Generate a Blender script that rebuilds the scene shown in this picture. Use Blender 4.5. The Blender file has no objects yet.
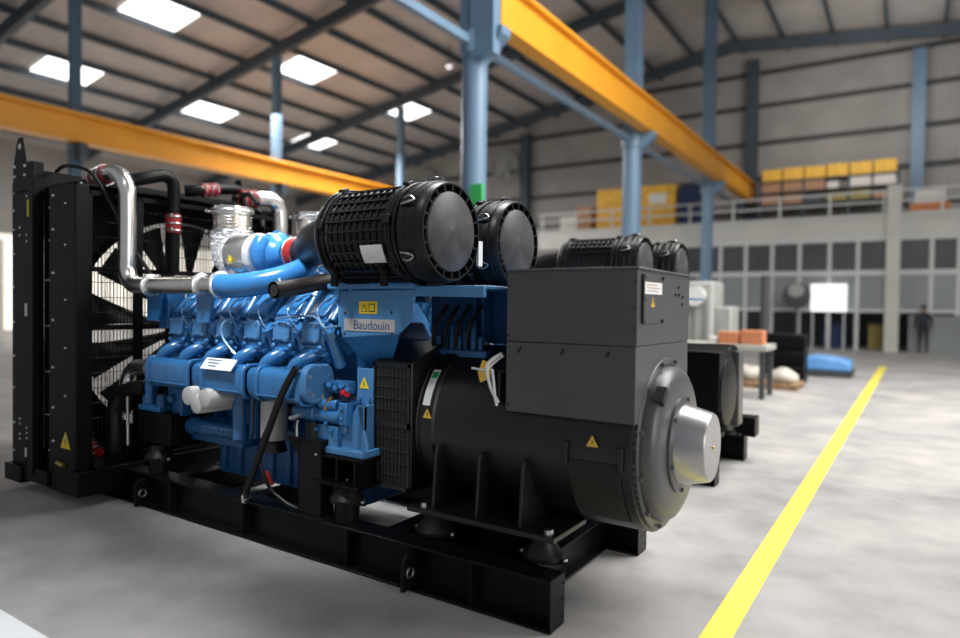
import bpy, bmesh, math, random
from mathutils import Vector, Matrix
random.seed(7)
S = bpy.context.scene
COL = S.collection
V = Vector
PI = math.pi

# ------------------------------------------------------------------ materials
def mat(name, col, rough=.5, metal=0., noise=.0, nscale=8., bump=0., bscale=40., coat=0., emit=None, estr=0., spec=None):
    m = bpy.data.materials.new(name); m.use_nodes = True
    nt = m.node_tree; b = nt.nodes['Principled BSDF']
    b.inputs['Base Color'].default_value = (*col, 1)
    b.inputs['Roughness'].default_value = rough
    b.inputs['Metallic'].default_value = metal
    if coat:
        b.inputs['Coat Weight'].default_value = coat; b.inputs['Coat Roughness'].default_value = .12
    if spec is not None: b.inputs['Specular IOR Level'].default_value = spec
    tc = nt.nodes.new('ShaderNodeTexCoord')
    if noise > 0:
        n = nt.nodes.new('ShaderNodeTexNoise'); n.inputs['Scale'].default_value = nscale; n.inputs['Detail'].default_value = 4
        nt.links.new(tc.outputs['Object'], n.inputs['Vector'])
        r = nt.nodes.new('ShaderNodeMapRange')
        r.inputs['From Min'].default_value = .3; r.inputs['From Max'].default_value = .7
        r.inputs['To Min'].default_value = 1 - noise; r.inputs['To Max'].default_value = 1 + noise
        nt.links.new(n.outputs['Fac'], r.inputs['Value'])
        mx = nt.nodes.new('ShaderNodeVectorMath'); mx.operation = 'SCALE'
        mx.inputs[0].default_value = col
        nt.links.new(r.outputs[0], mx.inputs['Scale'])
        nt.links.new(mx.outputs[0], b.inputs['Base Color'])
    if bump > 0:
        n2 = nt.nodes.new('ShaderNodeTexNoise'); n2.inputs['Scale'].default_value = bscale; n2.inputs['Detail'].default_value = 3
        nt.links.new(tc.outputs['Object'], n2.inputs['Vector'])
        bp = nt.nodes.new('ShaderNodeBump'); bp.inputs['Strength'].default_value = bump; bp.inputs['Distance'].default_value = .01
        nt.links.new(n2.outputs['Fac'], bp.inputs['Height']); nt.links.new(bp.outputs[0], b.inputs['Normal'])
    if emit:
        b.inputs['Emission Color'].default_value = (*emit, 1); b.inputs['Emission Strength'].default_value = estr
    return m

def wave_mat(name, col, rough, axis, scale, strength, noise=.12, nscale=.6, dist=.05):
    m = mat(name, col, rough, noise=noise, nscale=nscale); nt = m.node_tree; b = nt.nodes['Principled BSDF']
    tc = nt.nodes.new('ShaderNodeTexCoord')
    w = nt.nodes.new('ShaderNodeTexWave'); w.bands_direction = axis; w.inputs['Scale'].default_value = scale
    nt.links.new(tc.outputs['Object'], w.inputs['Vector'])
    bp = nt.nodes.new('ShaderNodeBump'); bp.inputs['Strength'].default_value = strength; bp.inputs['Distance'].default_value = dist
    nt.links.new(w.outputs['Fac'], bp.inputs['Height']); nt.links.new(bp.outputs[0], b.inputs['Normal'])
    return m

K = dict(
 black=mat('black_gloss_paint', (.0035,.0035,.0038), .40, noise=.15, spec=.16),
 frame=mat('black_frame_paint', (.0045,.005,.006), .38, noise=.2, nscale=5, bump=.05, bscale=60, spec=.2),
 plastic=mat('black_filter_plastic', (.007,.007,.0075), .36, noise=.1, spec=.4),
 rubber=mat('black_rubber', (.007,.007,.007), .45, spec=.35),
 hose=mat('dark_brown_rubber_hose', (.022,.017,.015), .55, noise=.2, nscale=20),
 altgrey=mat('alternator_black_paint', (.009,.0092,.0098), .36, noise=.08, nscale=4, bump=.03, bscale=120),
 boxgrey=mat('terminal_box_grey_paint', (.075,.075,.079), .45, noise=.06, nscale=4, bump=.05, bscale=160),
 bellgrey=mat('end_bell_grey_paint', (.085,.085,.09), .34, noise=.05, bump=.04, bscale=120),
 conegrey=mat('cone_grey_metallic_paint', (.42,.42,.43), .30, metal=.8, noise=.05),
 disc=mat('filter_disc_grey', (.055,.055,.058), .45, noise=.3, nscale=9, spec=.3),
 blue=mat('blue_engine_enamel', (.030,.155,.37), .24, noise=.12, nscale=9, coat=.5),
 blueb=mat('blue_bright_enamel', (.035,.19,.47), .24, noise=.06, coat=.4),
 blued=mat('blue_engine_casting', (.022,.125,.32), .34, noise=.2, nscale=14, bump=.15, bscale=50, coat=.15),
 bluepl=mat('blue_panel_enamel', (.060,.20,.42), .36, noise=.05, coat=.15),
 steel=mat('polished_stainless_steel', (.92,.89,.85), .27, metal=1., noise=.05),
 foil=mat('crinkled_heat_wrap', (.72,.72,.74), .42, metal=.25, bump=.8, bscale=22, noise=.08),
 bright=mat('bright_zinc', (.75,.75,.76), .28, metal=1.),
 pipeline=mat('thin_pale_blue_pipe', (.16,.30,.48), .25, metal=.4),
 red=mat('red_silicone_hose', (.28,.012,.012), .4, noise=.2, nscale=30),
 redplug=mat('red_plastic_plug', (.6,.01,.02), .35),
 white=mat('white_enamel', (.78,.78,.76), .4, noise=.03),
 filterwhite=mat('off_white_filter_enamel', (.50,.50,.48), .42, noise=.06),
 paper=mat('white_label_paper', (.78,.78,.76), .6),
 silver=mat('brushed_aluminium_nameplate', (.55,.52,.49), .35, metal=.4),
 yellow=mat('yellow_warning_sticker', (.82,.60,.02), .5),
 orange=mat('orange_yellow_sticker', (.80,.50,.07), .5),
 ink_shade=mat('dark_ink_and_hole_shade', (.012,.012,.012), .6),
 blueink=mat('blue_print_ink', (.03,.07,.20), .5),
 green=mat('green_print', (.02,.35,.10), .5),
 brass=mat('brass_fitting', (.55,.33,.10), .3, metal=1.),
 concrete=None,
 yline=mat('yellow_line_paint', (.86,.76,.10), .55, noise=.06, nscale=3),
 wline=mat('white_floor_paint', (.82,.84,.85), .6, noise=.03, nscale=5),
 crane=mat('crane_orange_paint', (.82,.36,.025), .45, noise=.08, nscale=.8),
 colblue=mat('blue_grey_column_paint', (.16,.26,.37), .38, noise=.1, nscale=.9),
 steelgrey=mat('grey_blue_steelwork', (.055,.075,.095), .55, noise=.15, nscale=.8),
 girt=mat('dark_girt_steel', (.05,.052,.058), .6),
 mezz=mat('cream_grey_mezzanine_paint', (.56,.56,.52), .6, noise=.08, nscale=.6),
 railm=mat('pale_grey_railing_paint', (.56,.58,.57), .5),
 darkroom=mat('dark_interior_panel', (.06,.065,.072), .5, noise=.2, nscale=.6),
 greypanel=mat('grey_lower_panel', (.24,.26,.27), .5, noise=.15, nscale=.5),
 skylight=mat('translucent_skylight_sheet', (.8,.8,.8), .5, emit=(1,1,1), estr=3.2),
 doorlight=mat('glowing_backlight_door', (.8,.75,.65), .5, emit=(1,.93,.82), estr=.85),
 screen=mat('lit_white_screen', (.9,.9,.9), .4, emit=(.95,.97,1), estr=.9),
 cardboard=mat('cardboard_box', (.44,.25,.15), .8, noise=.1),
 carton=mat('orange_brown_carton', (.58,.22,.10), .75, noise=.1),
 ytarp=mat('amber_yellow_crate', (.82,.47,.06), .6, noise=.12, nscale=3),
 whitebox=mat('white_carton', (.7,.66,.62), .7, noise=.05),
 cloth=mat('beige_sack_cloth', (.50,.47,.41), .9, noise=.15, nscale=5, bump=.5, bscale=8),
 bluewrap=mat('blue_plastic_wrap', (.13,.34,.70), .35, noise=.15, nscale=4),
 desk=mat('pale_bench_top', (.42,.42,.38), .55, noise=.08),
 tealgrey=mat('grey_white_machine_paint', (.36,.37,.35), .5, noise=.12, nscale=3),
 navy=mat('navy_blue_panel', (.012,.03,.10), .5),
 olive=mat('olive_yellow_goods', (.32,.26,.08), .7, noise=.15),
 wood=mat('pallet_wood', (.38,.24,.14), .8, noise=.2, nscale=10),
 fandisc=mat('pale_fan_housing', (.36,.37,.35), .55),
 greensign=mat('green_sign_plastic', (.04,.42,.10), .5, emit=(.05,.6,.12), estr=.12),
 skin=mat('brown_skin', (.25,.13,.08), .55),
 shirt=mat('dark_work_shirt', (.018,.022,.035), .8),
 trouser=mat('dark_trousers', (.014,.015,.018), .8),
 hair=mat('black_hair', (.008,.007,.006), .6),
)
# concrete floor: pale, blotched with wear and faint joints
def concrete():
    m = bpy.data.materials.new('worn_concrete'); m.use_nodes = True; nt = m.node_tree; b = nt.nodes['Principled BSDF']
    tc = nt.nodes.new('ShaderNodeTexCoord')
    n1 = nt.nodes.new('ShaderNodeTexNoise'); n1.inputs['Scale'].default_value = .9; n1.inputs['Detail'].default_value = 6; n1.inputs['Roughness'].default_value = .6
    n2 = nt.nodes.new('ShaderNodeTexNoise'); n2.inputs['Scale'].default_value = 3.2; n2.inputs['Detail'].default_value = 5
    for n in (n1, n2): nt.links.new(tc.outputs['Object'], n.inputs['Vector'])
    a = nt.nodes.new('ShaderNodeMath'); a.operation = 'MULTIPLY_ADD'; a.inputs[1].default_value = .5
    nt.links.new(n2.outputs['Fac'], a.inputs[0]); nt.links.new(n1.outputs['Fac'], a.inputs[2])
    cr = nt.nodes.new('ShaderNodeValToRGB')
    cr.color_ramp.elements[0].position = .52; cr.color_ramp.elements[0].color = (.27,.265,.265,1)
    cr.color_ramp.elements[1].position = .95; cr.color_ramp.elements[1].color = (.47,.45,.435,1)
    nt.links.new(a.outputs[0], cr.inputs['Fac']); nt.links.new(cr.outputs[0], b.inputs['Base Color'])
    b.inputs['Roughness'].default_value = .55; b.inputs['Specular IOR Level'].default_value = .25
    return m
K['concrete'] = concrete()
K['roof'] = wave_mat('grey_roof_sheet', (.50,.47,.455), .6, 'Y', 1.2, .4)
K['wall'] = wave_mat('grey_wall_sheet', (.37,.35,.33), .65, 'X', 1.2, .4)
K['fins'] = wave_mat('aluminium_radiator_fins', (.92,.91,.89), .6, 'Y', 14., .3, noise=.1, nscale=9., dist=.01)
def glass_mat():
    m = bpy.data.materials.new('clear_window_glass'); m.use_nodes = True; b = m.node_tree.nodes['Principled BSDF']
    b.inputs['Transmission Weight'].default_value = 1.; b.inputs['Roughness'].default_value = .02; b.inputs['IOR'].default_value = 1.45
    b.inputs['Base Color'].default_value = (.93,.96,.96,1)
    return m
K['glass'] = glass_mat()

# ------------------------------------------------------------------ mesh builder
def frame_of(d):
    d = d.normalized(); up = V((0,0,1)) if abs(d.z) < .9 else V((1,0,0))
    a = up.cross(d).normalized(); b = d.cross(a).normalized()
    return a, b, d
class MB:
    def __init__(s): s.bm = bmesh.new(); s.mi = 0
    def face(s, vs):
        try: f = s.bm.faces.new(vs); f.material_index = s.mi; return f
        except ValueError: return None
    def obox(s, c, size, M=None):
        c = V(c); M = M or Matrix.Identity(3); h = V(size) * .5
        vs = [s.bm.verts.new(c + M @ V((sx*h.x, sy*h.y, sz*h.z))) for sz in (-1,1) for sy in (-1,1) for sx in (-1,1)]
        for q in ((0,2,3,1),(4,5,7,6),(0,1,5,4),(2,6,7,3),(0,4,6,2),(1,3,7,5)): s.face([vs[i] for i in q])
        return s
    def box(s, x0, x1, y0, y1, z0, z1):
        return s.obox(((x0+x1)/2,(y0+y1)/2,(z0+z1)/2), (abs(x1-x0),abs(y1-y0),abs(z1-z0)))
    def ring(s, c, a, b, r, n, r2=None, ph=0.):
        r2 = r if r2 is None else r2
        return [s.bm.verts.new(c + a*(math.cos(2*PI*i/n+ph)*r) + b*(math.sin(2*PI*i/n+ph)*r2)) for i in range(n)]
    def skin(s, R0, R1):
        n = len(R0)
        for i in range(n): s.face([R0[i], R0[(i+1)%n], R1[(i+1)%n], R1[i]])
    def cyl(s, p0, p1, r0, r1=None, n=20, caps=True):
        p0, p1 = V(p0), V(p1); r1 = r0 if r1 is None else r1
        a, b, d = frame_of(p1-p0)
        R0, R1 = s.ring(p0,a,b,r0,n), s.ring(p1,a,b,r1,n); s.skin(R0,R1)
        if caps: s.face(R0[::-1]); s.face(R1)
        return s
    def lathe(s, o, axis, prof, n=40, ph=0.):
        """prof: (distance along axis, radius); closed at ends with r>0 by caps"""
        o = V(o); a, b, d = frame_of(V(axis)); last = None
        for k, (t, r) in enumerate(prof):
            if r < 1e-6: cur = [s.bm.verts.new(o + d*t)]
            else: cur = s.ring(o + d*t, a, b, r, n, ph=ph)
            if last is None:
                if len(cur) > 1: s.face(cur[::-1])
            elif len(last) == 1 and len(cur) > 1:
                for i in range(n): s.face([last[0], cur[(i+1)%n], cur[i]])
            elif len(cur) == 1:
                for i in range(n): s.face([last[i], last[(i+1)%n], cur[0]])
            else: s.skin(last, cur)
            last = cur
        if len(last) > 1: s.face(last)
        return s
    def tube(s, pts, r, n=14, sub=6, smooth=True, caps=True, r2=None):
        P = [V(p) for p in pts]
        if smooth and len(P) > 2:
            Q = [P[0]*2-P[1]] + P + [P[-1]*2-P[-2]]; out = []
            for i in range(1, len(Q)-2):
                for k in range(sub):
                    t = k/sub; p0,p1,p2,p3 = Q[i-1],Q[i],Q[i+1],Q[i+2]
                    out.append(.5*((2*p1)+(p2-p0)*t+(2*p0-5*p1+4*p2-p3)*t*t+(3*p1-p0-3*p2+p3)*t**3))
            P = out + [P[-1]]
        rr = r if isinstance(r,(list,tuple)) else [r]*len(P)
        if len(rr) != len(P): rr = [rr[0] + (rr[-1]-rr[0])*i/(len(P)-1) for i in range(len(P))]
        T = [(P[min(i+1,len(P)-1)]-P[max(i-1,0)]).normalized() for i in range(len(P))]
        a, b, _ = frame_of(T[0]); last = None
        for i, p in enumerate(P):
            a = (a - T[i]*a.dot(T[i])).normalized(); b = T[i].cross(a)
            cur = s.ring(p, a, b, rr[i], n)
            if last: s.skin(last, cur)
            elif caps: s.face(cur[::-1])
            last = cur
        if caps: s.face(last)
        return s
    def prism(s, poly, ax, lo, hi):
        """poly in the two remaining axes (in xyz order), extruded along ax from lo to hi"""
        def pt(p, t):
            return V((t,p[0],p[1])) if ax=='x' else V((p[0],t,p[1])) if ax=='y' else V((p[0],p[1],t))
        A = [s.bm.verts.new(pt(p,lo)) for p in poly]; B = [s.bm.verts.new(pt(p,hi)) for p in poly]
        s.skin(A,B); s.face(A[::-1]); s.face(B)
        return s
    def sphere(s, c, r, n=14, m=8, sc=(1,1,1)):
        c = V(c); rows=[]
        for j in range(m+1):
            th = PI*j/m; z = math.cos(th)*r; q = math.sin(th)*r
            rows.append([s.bm.verts.new(c+V((0,0,z*sc[2])))] if j in (0,m) else
                        [s.bm.verts.new(c+V((math.cos(2*PI*i/n)*q*sc[0], math.sin(2*PI*i/n)*q*sc[1], z*sc[2]))) for i in range(n)])
        for j in range(m):
            A,B = rows[j],rows[j+1]
            for i in range(n):
                if len(A)==1: s.face([A[0],B[i],B[(i+1)%n]])
                elif len(B)==1: s.face([A[i],B[0],A[(i+1)%n]])
                else: s.face([A[i],B[i],B[(i+1)%n],A[(i+1)%n]])
        return s
    def torus(s, c, axis, R, r, n=32, k=8):
        c=V(c); a,b,d = frame_of(V(axis)); rings=[]
        for i in range(n):
            t=2*PI*i/n; u=a*math.cos(t)+b*math.sin(t)
            rings.append([s.bm.verts.new(c+u*(R+r*math.cos(2*PI*j/k))+d*(r*math.sin(2*PI*j/k))) for j in range(k)])
        for i in range(n): s.skin(rings[i], rings[(i+1)%n])
        return s
    def bolts(s, pts, axis, r=.011, h=.010, mi=1):
        m0=s.mi; s.mi=mi; ax=V(axis).normalized()
        for p in pts: s.cyl(V(p)-ax*h*.3, V(p)+ax*h, r, r*.8, n=6)
        s.mi=m0; return s
    def build(s, name, m, parent=None, bevel=0., seg=2, angle=35, label=None, smooth=True):
        bmesh.ops.recalc_face_normals(s.bm, faces=s.bm.faces[:])
        me = bpy.data.meshes.new(name)
        co = [v.co for v in s.bm.verts]
        lo = V([min(c[i] for c in co) for i in range(3)]); hi = V([max(c[i] for c in co) for i in range(3)])
        ctr = (lo+hi)/2
        if parent is None: ctr.z = lo.z
        bmesh.ops.translate(s.bm, verts=s.bm.verts[:], vec=-ctr)
        s.bm.to_mesh(me); s.bm.free()
        for x in (m if isinstance(m,(list,tuple)) else [m]): me.materials.append(K[x])
        if smooth:
            for p in me.polygons: p.use_smooth = True
            me.set_sharp_from_angle(angle=math.radians(angle))
        o = bpy.data.objects.new(name, me); COL.objects.link(o)
        if parent is not None:
            o.parent = parent; o.location = ctr - WO(parent)
        else: o.location = ctr
        if bevel:
            bv = o.modifiers.new('edge', 'BEVEL'); bv.width = bevel; bv.segments = seg; bv.limit_method='ANGLE'; bv.angle_limit=math.radians(40)
        if label: o['label'] = label
        return o
def WO(o):
    p = V((0,0,0))
    while o is not None: p = p + V(o.location); o = o.parent
    return p
def tag(o, label, cat, group=None):
    o['label']=label; o['category']=cat
    if group: o['group']=group
    return o
def struct(o): o['kind']='structure'; return o
def empty(name, loc, label, cat, group=None):
    o = bpy.data.objects.new(name, None); COL.objects.link(o); o.location=loc; o.empty_display_size=.2
    return tag(o,label,cat,group)
def lettering(txt, size, loc, rot, m, parent, name='lettering', extrude=.0006):
    cu = bpy.data.curves.new(name,'FONT'); cu.body=txt; cu.size=size; cu.extrude=extrude; cu.align_x='CENTER'; cu.align_y='CENTER'
    tmp = bpy.data.objects.new(name,cu); COL.objects.link(tmp)
    dg = bpy.context.evaluated_depsgraph_get(); me = bpy.data.meshes.new_from_object(tmp.evaluated_get(dg))
    bpy.data.objects.remove(tmp); me.materials.clear(); me.materials.append(K[m])
    o = bpy.data.objects.new(name, me); COL.objects.link(o); o.parent=parent; o.location=V(loc)-WO(parent); o.rotation_euler=rot
    return o
FRONT = (PI/2,0,0)          # text reading on a face that looks along -Y
ENDF = (PI/2,0,PI/2)        # text reading on a face that looks along +X

def bolt_set(pts,axis,r,h,m_,parent,name='bolt'):
    for p in pts:
        M_=MB(); M_.bolts([p],axis,r,h,0); M_.build(name,m_,parent)
# ================================================================== GENERATOR SET
GY = .69                     # shaft line
AX = (-.0, GY, .81)
G = empty('diesel_generator_set', (-1.9,.655,0), 'blue diesel engine with black radiator and alternator on black skid, complete set in front', 'generator', 'diesel generator sets')

# ---- skid
m = MB()
def ibeam_x(m, x0, x1, y0, w=.148, h=.2456, tf=.014, tw=.012):
    m.box(x0,x1,y0,y0+w,0,tf); m.box(x0,x1,y0,y0+w,h-tf,h); m.box(x0,x1,y0+w/2-tw/2,y0+w/2+tw/2,tf-.002,h-tf+.002)
def ibeam_y(m, x0, y0, y1, w=.12, h=.20, z=.02, tf=.012, tw=.01):
    m.box(x0,x0+w,y0,y1,z,z+tf); m.box(x0,x0+w,y0,y1,z+h-tf,z+h); m.box(x0+w/2-tw/2,x0+w/2+tw/2,y0,y1,z+tf-.002,z+h-tf+.002)
ibeam_x(m,-4.55,-.008,0.); ibeam_x(m,-4.55,-.008,1.162)
for x in (-.30,-.58,-.95,-1.15,-2.35,-3.2,-4.2): ibeam_y(m,x,.07,1.24)
skid = m.build('base_frame','frame',G,bevel=.003,seg=1)
MB().box(-1.0,-.25,.14,1.17,.03,.05).build('dark_underplate','frame',skid,bevel=.002)  # dark plate added to darken the view between the rails
for y in (0.,1.162):
    m = MB().box(-.008,0,y,y+.148,0,.2456)
    m.bolts([(0,y+.13,z) for z in (.04,.12,.2)],(1,0,0),.008,.006,0); m.build('end_plate','frame',skid,bevel=.002)
for y,s_ in ((0,1),(1.31,-1)):
    for x in (-1.29,-2.2,-3.0,-.45,-3.75): MB().box(x,x+.012,y+s_*.004,y+s_*.068,.014,.232).build('stiffener','frame',skid,bevel=.002)
    for x in (-.83,-3.32):
        r=.05; a0=y-s_*.065; a1=y+s_*.069
        poly=[(a1,.015),(a1,.225),(a0+s_*r,.225-.01),(a0+s_*.02,.20),(a0,.17),(a0,.015)]
        lug=MB().prism(poly,'x',x,x+.022).build('lifting_lug','frame',skid,bevel=.003)
        MB().cyl((x+.0222,y-s_*.012,.105),(x+.0235,y-s_*.012,.105),.028,n=18).build('lug_hole','bright',lug) if False else None
        m=MB().torus((x+.023,y-s_*.012,.105),(1,0,0),.026,.005,24,6); m.build('hole_rim','bright',skid)

# ---- radiator
RX=-3.67; RY0,RY1=-.30,1.68; FC=V((-3.86,GY,1.28)); FR=.86
m=MB()
m.box(-4.60,-4.30,RY0+.06,RY1-.06,2.30,2.50)              # top tank
rad=m.build('radiator','black',G,bevel=.012)
MB().box(-4.60,-4.30,RY0+.06,RY1-.06,.12,.30).build('bottom_tank','black',rad,bevel=.012)
m=MB()
for i in range(68): yy=RY0+.09+i*.0268; m.box(-4.335,-4.325,yy,yy+.0035,.29,2.31)
for i in range(9): m.box(-4.336,-4.324,RY0+.08,RY1-.08,.40+i*.22,.404+i*.22)
m.build('radiator_core','fins',rad,smooth=False)
# near and far side frames: channels with rows of bolts
for y,s_ in ((RY0,1),(RY1,-1)):
    m=MB(); N=(0,-s_,0)
    m.box(-4.66,-4.30,y,y+s_*.06,.20,2.42)
    m.bolts([(-4.62,y,z) for z in (.30,.52,.80,1.05,1.32,1.6,1.86,2.05,2.2,2.34)],N,.012,.010)
    m.bolts([(-4.40,y,z) for z in (.42,.46,.5,1.95,2.0,2.30)],N,.012,.010)
    m.bolts([(-4.52,y,z) for z in (.40,.44,.52,.56,2.0,2.06)],N,.012,.010)
    post=m.build('side_frame',('black','bright'),rad,bevel=.004,label=None)
    m=MB().box(-4.31,-4.245,y-s_*.03,y+s_*.05,.16,2.55)
    m.build('side_post','black',rad,bevel=.004)
    m=MB().box(-4.24,-4.06,y+s_*.05,y+s_*.09,.2,2.36)
    m.bolts([(-4.15,y+s_*.05,z) for z in (.35,.62,.95,1.3,1.65,1.95,2.2)],N,.012,.010)
    m.bolts([(-4.20,y+s_*.05,z) for z in (.62,.95,1.3,1.65)],N,.009,.008)
    m.build('side_channel',('black','bright'),rad,bevel=.004)
    MB().box(-4.34,-4.02,y+s_*.09,y+s_*.10,.2,2.34).build('gap_fill_plate','black',rad)  # added plate that blocks backlight leaking between post and channel
    m=MB().prism([(-4.62,2.34),(-4.30,2.34),(-4.30,2.56),(-4.40,2.56),(-4.46,2.76),(-4.54,2.76),(-4.62,2.52)],'y',y-s_*.012,y)
    m.bolts([(-4.58,y-s_*.012,2.46),(-4.58,y-s_*.012,2.54),(-4.40,y-s_*.012,2.46),(-4.40,y-s_*.012,2.53)],N,.017,.014)
    m.mi=1; m.cyl((-4.50,y-s_*.008,2.69),(-4.50,y-s_*.016,2.69),.024,n=14)  # painted bright disc for light showing through the lifting eye
    lp=m.build('lifting_plate',('black','bright'),rad,bevel=.004)
# near side stickers
m=MB().box(-4.40,-4.345,RY0-.003,RY0-.0005,2.14,2.27); st=m.build('lifting_sticker','yellow',rad,label='small yellow lifting sticker')
MB().box(-4.44,-4.40,RY0-.003,RY0-.0005,1.37,1.47).build('white_sticker','paper',rad,label='small white sticker')
MB().box(-4.44,-4.41,RY0-.003,RY0-.0005,.27,.34).build('white_sticker','paper',rad,label='small white sticker')
# base trays stepped
m=MB(); m.box(-4.70,-4.42,RY0-.04,RY1+.04,.07,.20); m.build('base_tray','black',rad,bevel=.004)
m=MB(); m.box(-4.44,-4.04,RY0-.02,RY1+.02,.10,.21); m.build('base_tray','black',rad,bevel=.004)
m=MB(); m.box(-4.06,-3.62,RY0+.0,RY1,.08,.26); m.build('base_tray','black',rad,bevel=.004)
# fan shroud : a box open to the engine with a round opening to the core
m=MB()
m.box(-4.05,RX,RY0,RY0+.02,.26,2.35); m.box(-4.05,RX,RY1-.02,RY1,.26,2.35)
m.box(-4.05,RX,RY0,RY1,2.33,2.35); m.box(-4.05,RX,RY0,RY1,.26,.28)
m.bolts([(-3.98,RY0,z) for z in (.45,.7,1.0,1.35,1.7,2.02,2.27)],(0,-1,0),.015,.012)
m.bolts([(-3.80,RY0,z) for z in (.5,.8,1.15,1.5,1.9,2.2)],(0,-1,0),.012,.010)
m.bolts([(RX,y,2.34) for y in (-.26,.1,.45,.9,1.3,1.6)],(1,0,0),.010,.010)
shr=m.build('fan_shroud',('black','bright'),rad,bevel=.003,seg=1)
m=MB(); n=48                                              # shroud throat wall with circular hole
inner=[V((-4.05,FC.y+math.cos(2*PI*i/n)*(FR+.03),FC.z+math.sin(2*PI*i/n)*(FR+.03))) for i in range(n)]
outer=[]
for i in range(n):
    c,s_=math.cos(2*PI*i/n),math.sin(2*PI*i/n)
    k=min((RY1-.02-FC.y)/abs(c) if abs(c)>1e-6 else 9,(2.33-FC.z)/abs(s_) if abs(s_)>1e-6 else 9)
    outer.append(V((-4.05,FC.y+c*k,FC.z+s_*k)))
I=[m.bm.verts.new(p) for p in inner]; O=[m.bm.verts.new(p) for p in outer]
I2=[m.bm.verts.new(p+V((.16,0,0))) for p in inner]
m.skin(O,I); m.skin(I,I2)
m.build('shroud_throat','black',rad)
# fan
hub=MB().lathe(FC-V((.08,0,0)),(1,0,0),[(0,.14),(.14,.14),(.17,.10),(.2,.05)],28).build('fan_hub','black',rad)
NB=13
for k in range(NB):
    m=MB(); th0=math.radians(169)+2*PI*k/NB; rows=[]
    for j in range(7):
        r=.12+(FR-.12)*j/6; ha=.075+.085*(j/6); hw=r*ha
        row=[]
        for i,t in enumerate((-1,-.33,.33,1)):
            th=th0+ha*t; row.append(V((FC.x+.055*t*(1-.4*j/6)+.02*(1-t*t), FC.y+math.cos(th)*r, FC.z+math.sin(th)*r)))
        rows.append(row)
    A=[[m.bm.verts.new(p) for p in row] for row in rows]; B=[[m.bm.verts.new(p-V((.012,0,0))) for p in row] for row in rows]
    for j in range(6):
        for i in range(3):
            m.face([A[j][i],A[j][i+1],A[j+1][i+1],A[j+1][i]]); m.face([B[j][i],B[j+1][i],B[j+1][i+1],B[j][i+1]])
        for i in (0,3): m.face([A[j][i],A[j+1][i],B[j+1][i],B[j][i]])
    for i in range(3): m.face([A[6][i],A[6][i+1],B[6][i+1],B[6][i]]); m.face([A[0][i],B[0][i],B[0][i+1],A[0][i+1]])
    m.build('fan_blade','black',rad)
# guard grilles: two panels of wire between flat frame bars
def guard(y0,y1,z0=.30,z1=2.30):
    m=MB(); x=RX+.004
    m.box(x-.012,x+.01,y0,y0+.035,z0,z1); m.box(x-.012,x+.01,y1-.035,y1,z0,z1)
    m.box(x-.012,x+.01,y0,y1,z0,z0+.035); m.box(x-.012,x+.01,y0,y1,z1-.035,z1)
    m.box(x-.012,x+.01,y0,y1,1.28,1.32); m.box(x-.012,x+.01,y0,y1,1.71,1.745) 
    nb=int((y1-y0)/.027)
    for i in range(1,nb): yy=y0+(y1-y0)*i/nb; m.cyl((x,yy,z0),(x,yy,z1),.0028,n=4,caps=False)
    nz=int((z1-z0)/.11)
    for i in range(1,nz): zz=z0+(z1-z0)*i/nz; m.cyl((x+.003,y0,zz),(x+.003,y1,zz),.003,n=4,caps=False)
    m.build('fan_guard','black',rad,smooth=False)
guard(-.22,.16); guard(.16,.42); guard(.42,1.02); guard(1.02,1.62)
MB().box(RX,RX+.02,RY0,-.21,.28,2.33).build('guard_border','black',rad,bevel=.003)
# warning triangle low on the radiator side
def triangle(name,c,size,normal,m_,parent,label=None):
    c=V(c); a,b,d=frame_of(V(normal)); h=size
    M_=MB(); pts=[c+b*(h*.58),c-b*(h*.42)-a*(h*.56),c-b*(h*.42)+a*(h*.56)]
    A=[M_.bm.verts.new(p) for p in pts]; B=[M_.bm.verts.new(p+d*.0015) for p in pts]
    M_.face(A); M_.face(B); M_.skin(A,B)
    M_.mi=1
    M_.obox(c+d*.0018+b*h*.08,(h*.09,h*.09,h*.30) , Matrix((a,d,b)).transposed() if False else Matrix.Identity(3)) if abs(d.z)<.5 else None
    M_.obox(c+d*.0018-b*h*.22,(h*.09,h*.09,h*.09)) 
    for f in M_.bm.faces:
        pass
    return M_.build(name,(m_,'ink_shade'),parent,label=label)
def stick_tri(name,c,size,ndir,parent,label=None,m_='yellow'):
    """flat warning triangle with a dark mark; ndir '-y' or '+x'"""
    M_=MB(); s=size
    if ndir=='-y':
        y=c[1]
        M_.prism([(c[0]-.55*s,c[2]-.42*s),(c[0]+.55*s,c[2]-.42*s),(c[0],c[2]+.55*s)],'y',y-.002,y)
        M_.mi=1; M_.prism([(c[0]-.07*s,c[2]-.02*s),(c[0]+.12*s,c[2]+.22*s),(c[0]+.03*s,c[2]-.0*s),(c[0]+.1*s,c[2]-.02*s),(c[0]-.06*s,c[2]-.30*s),(c[0]+.01*s,c[2]-.06*s)],'y',y-.0032,y-.0019)
    else:
        x=c[0]
        M_.prism([(c[1]-.55*s,c[2]-.42*s),(c[1]+.55*s,c[2]-.42*s),(c[1],c[2]+.55*s)],'x',x,x+.002)
        M_.mi=1; M_.prism([(c[1]-.06*s,c[2]-.28*s),(c[1]+.06*s,c[2]-.28*s),(c[1]+.06*s,c[2]+.22*s),(c[1]-.06*s,c[2]+.22*s)],'x',x+.0019,x+.003)
    return M_.build(name,(m_,'ink_shade'),parent,label=label,smooth=False)
stick_tri('warning_sticker',(-3.80,RY0-.001,.47),.13,'-y',rad,'yellow hazard triangle on the radiator side')

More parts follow.
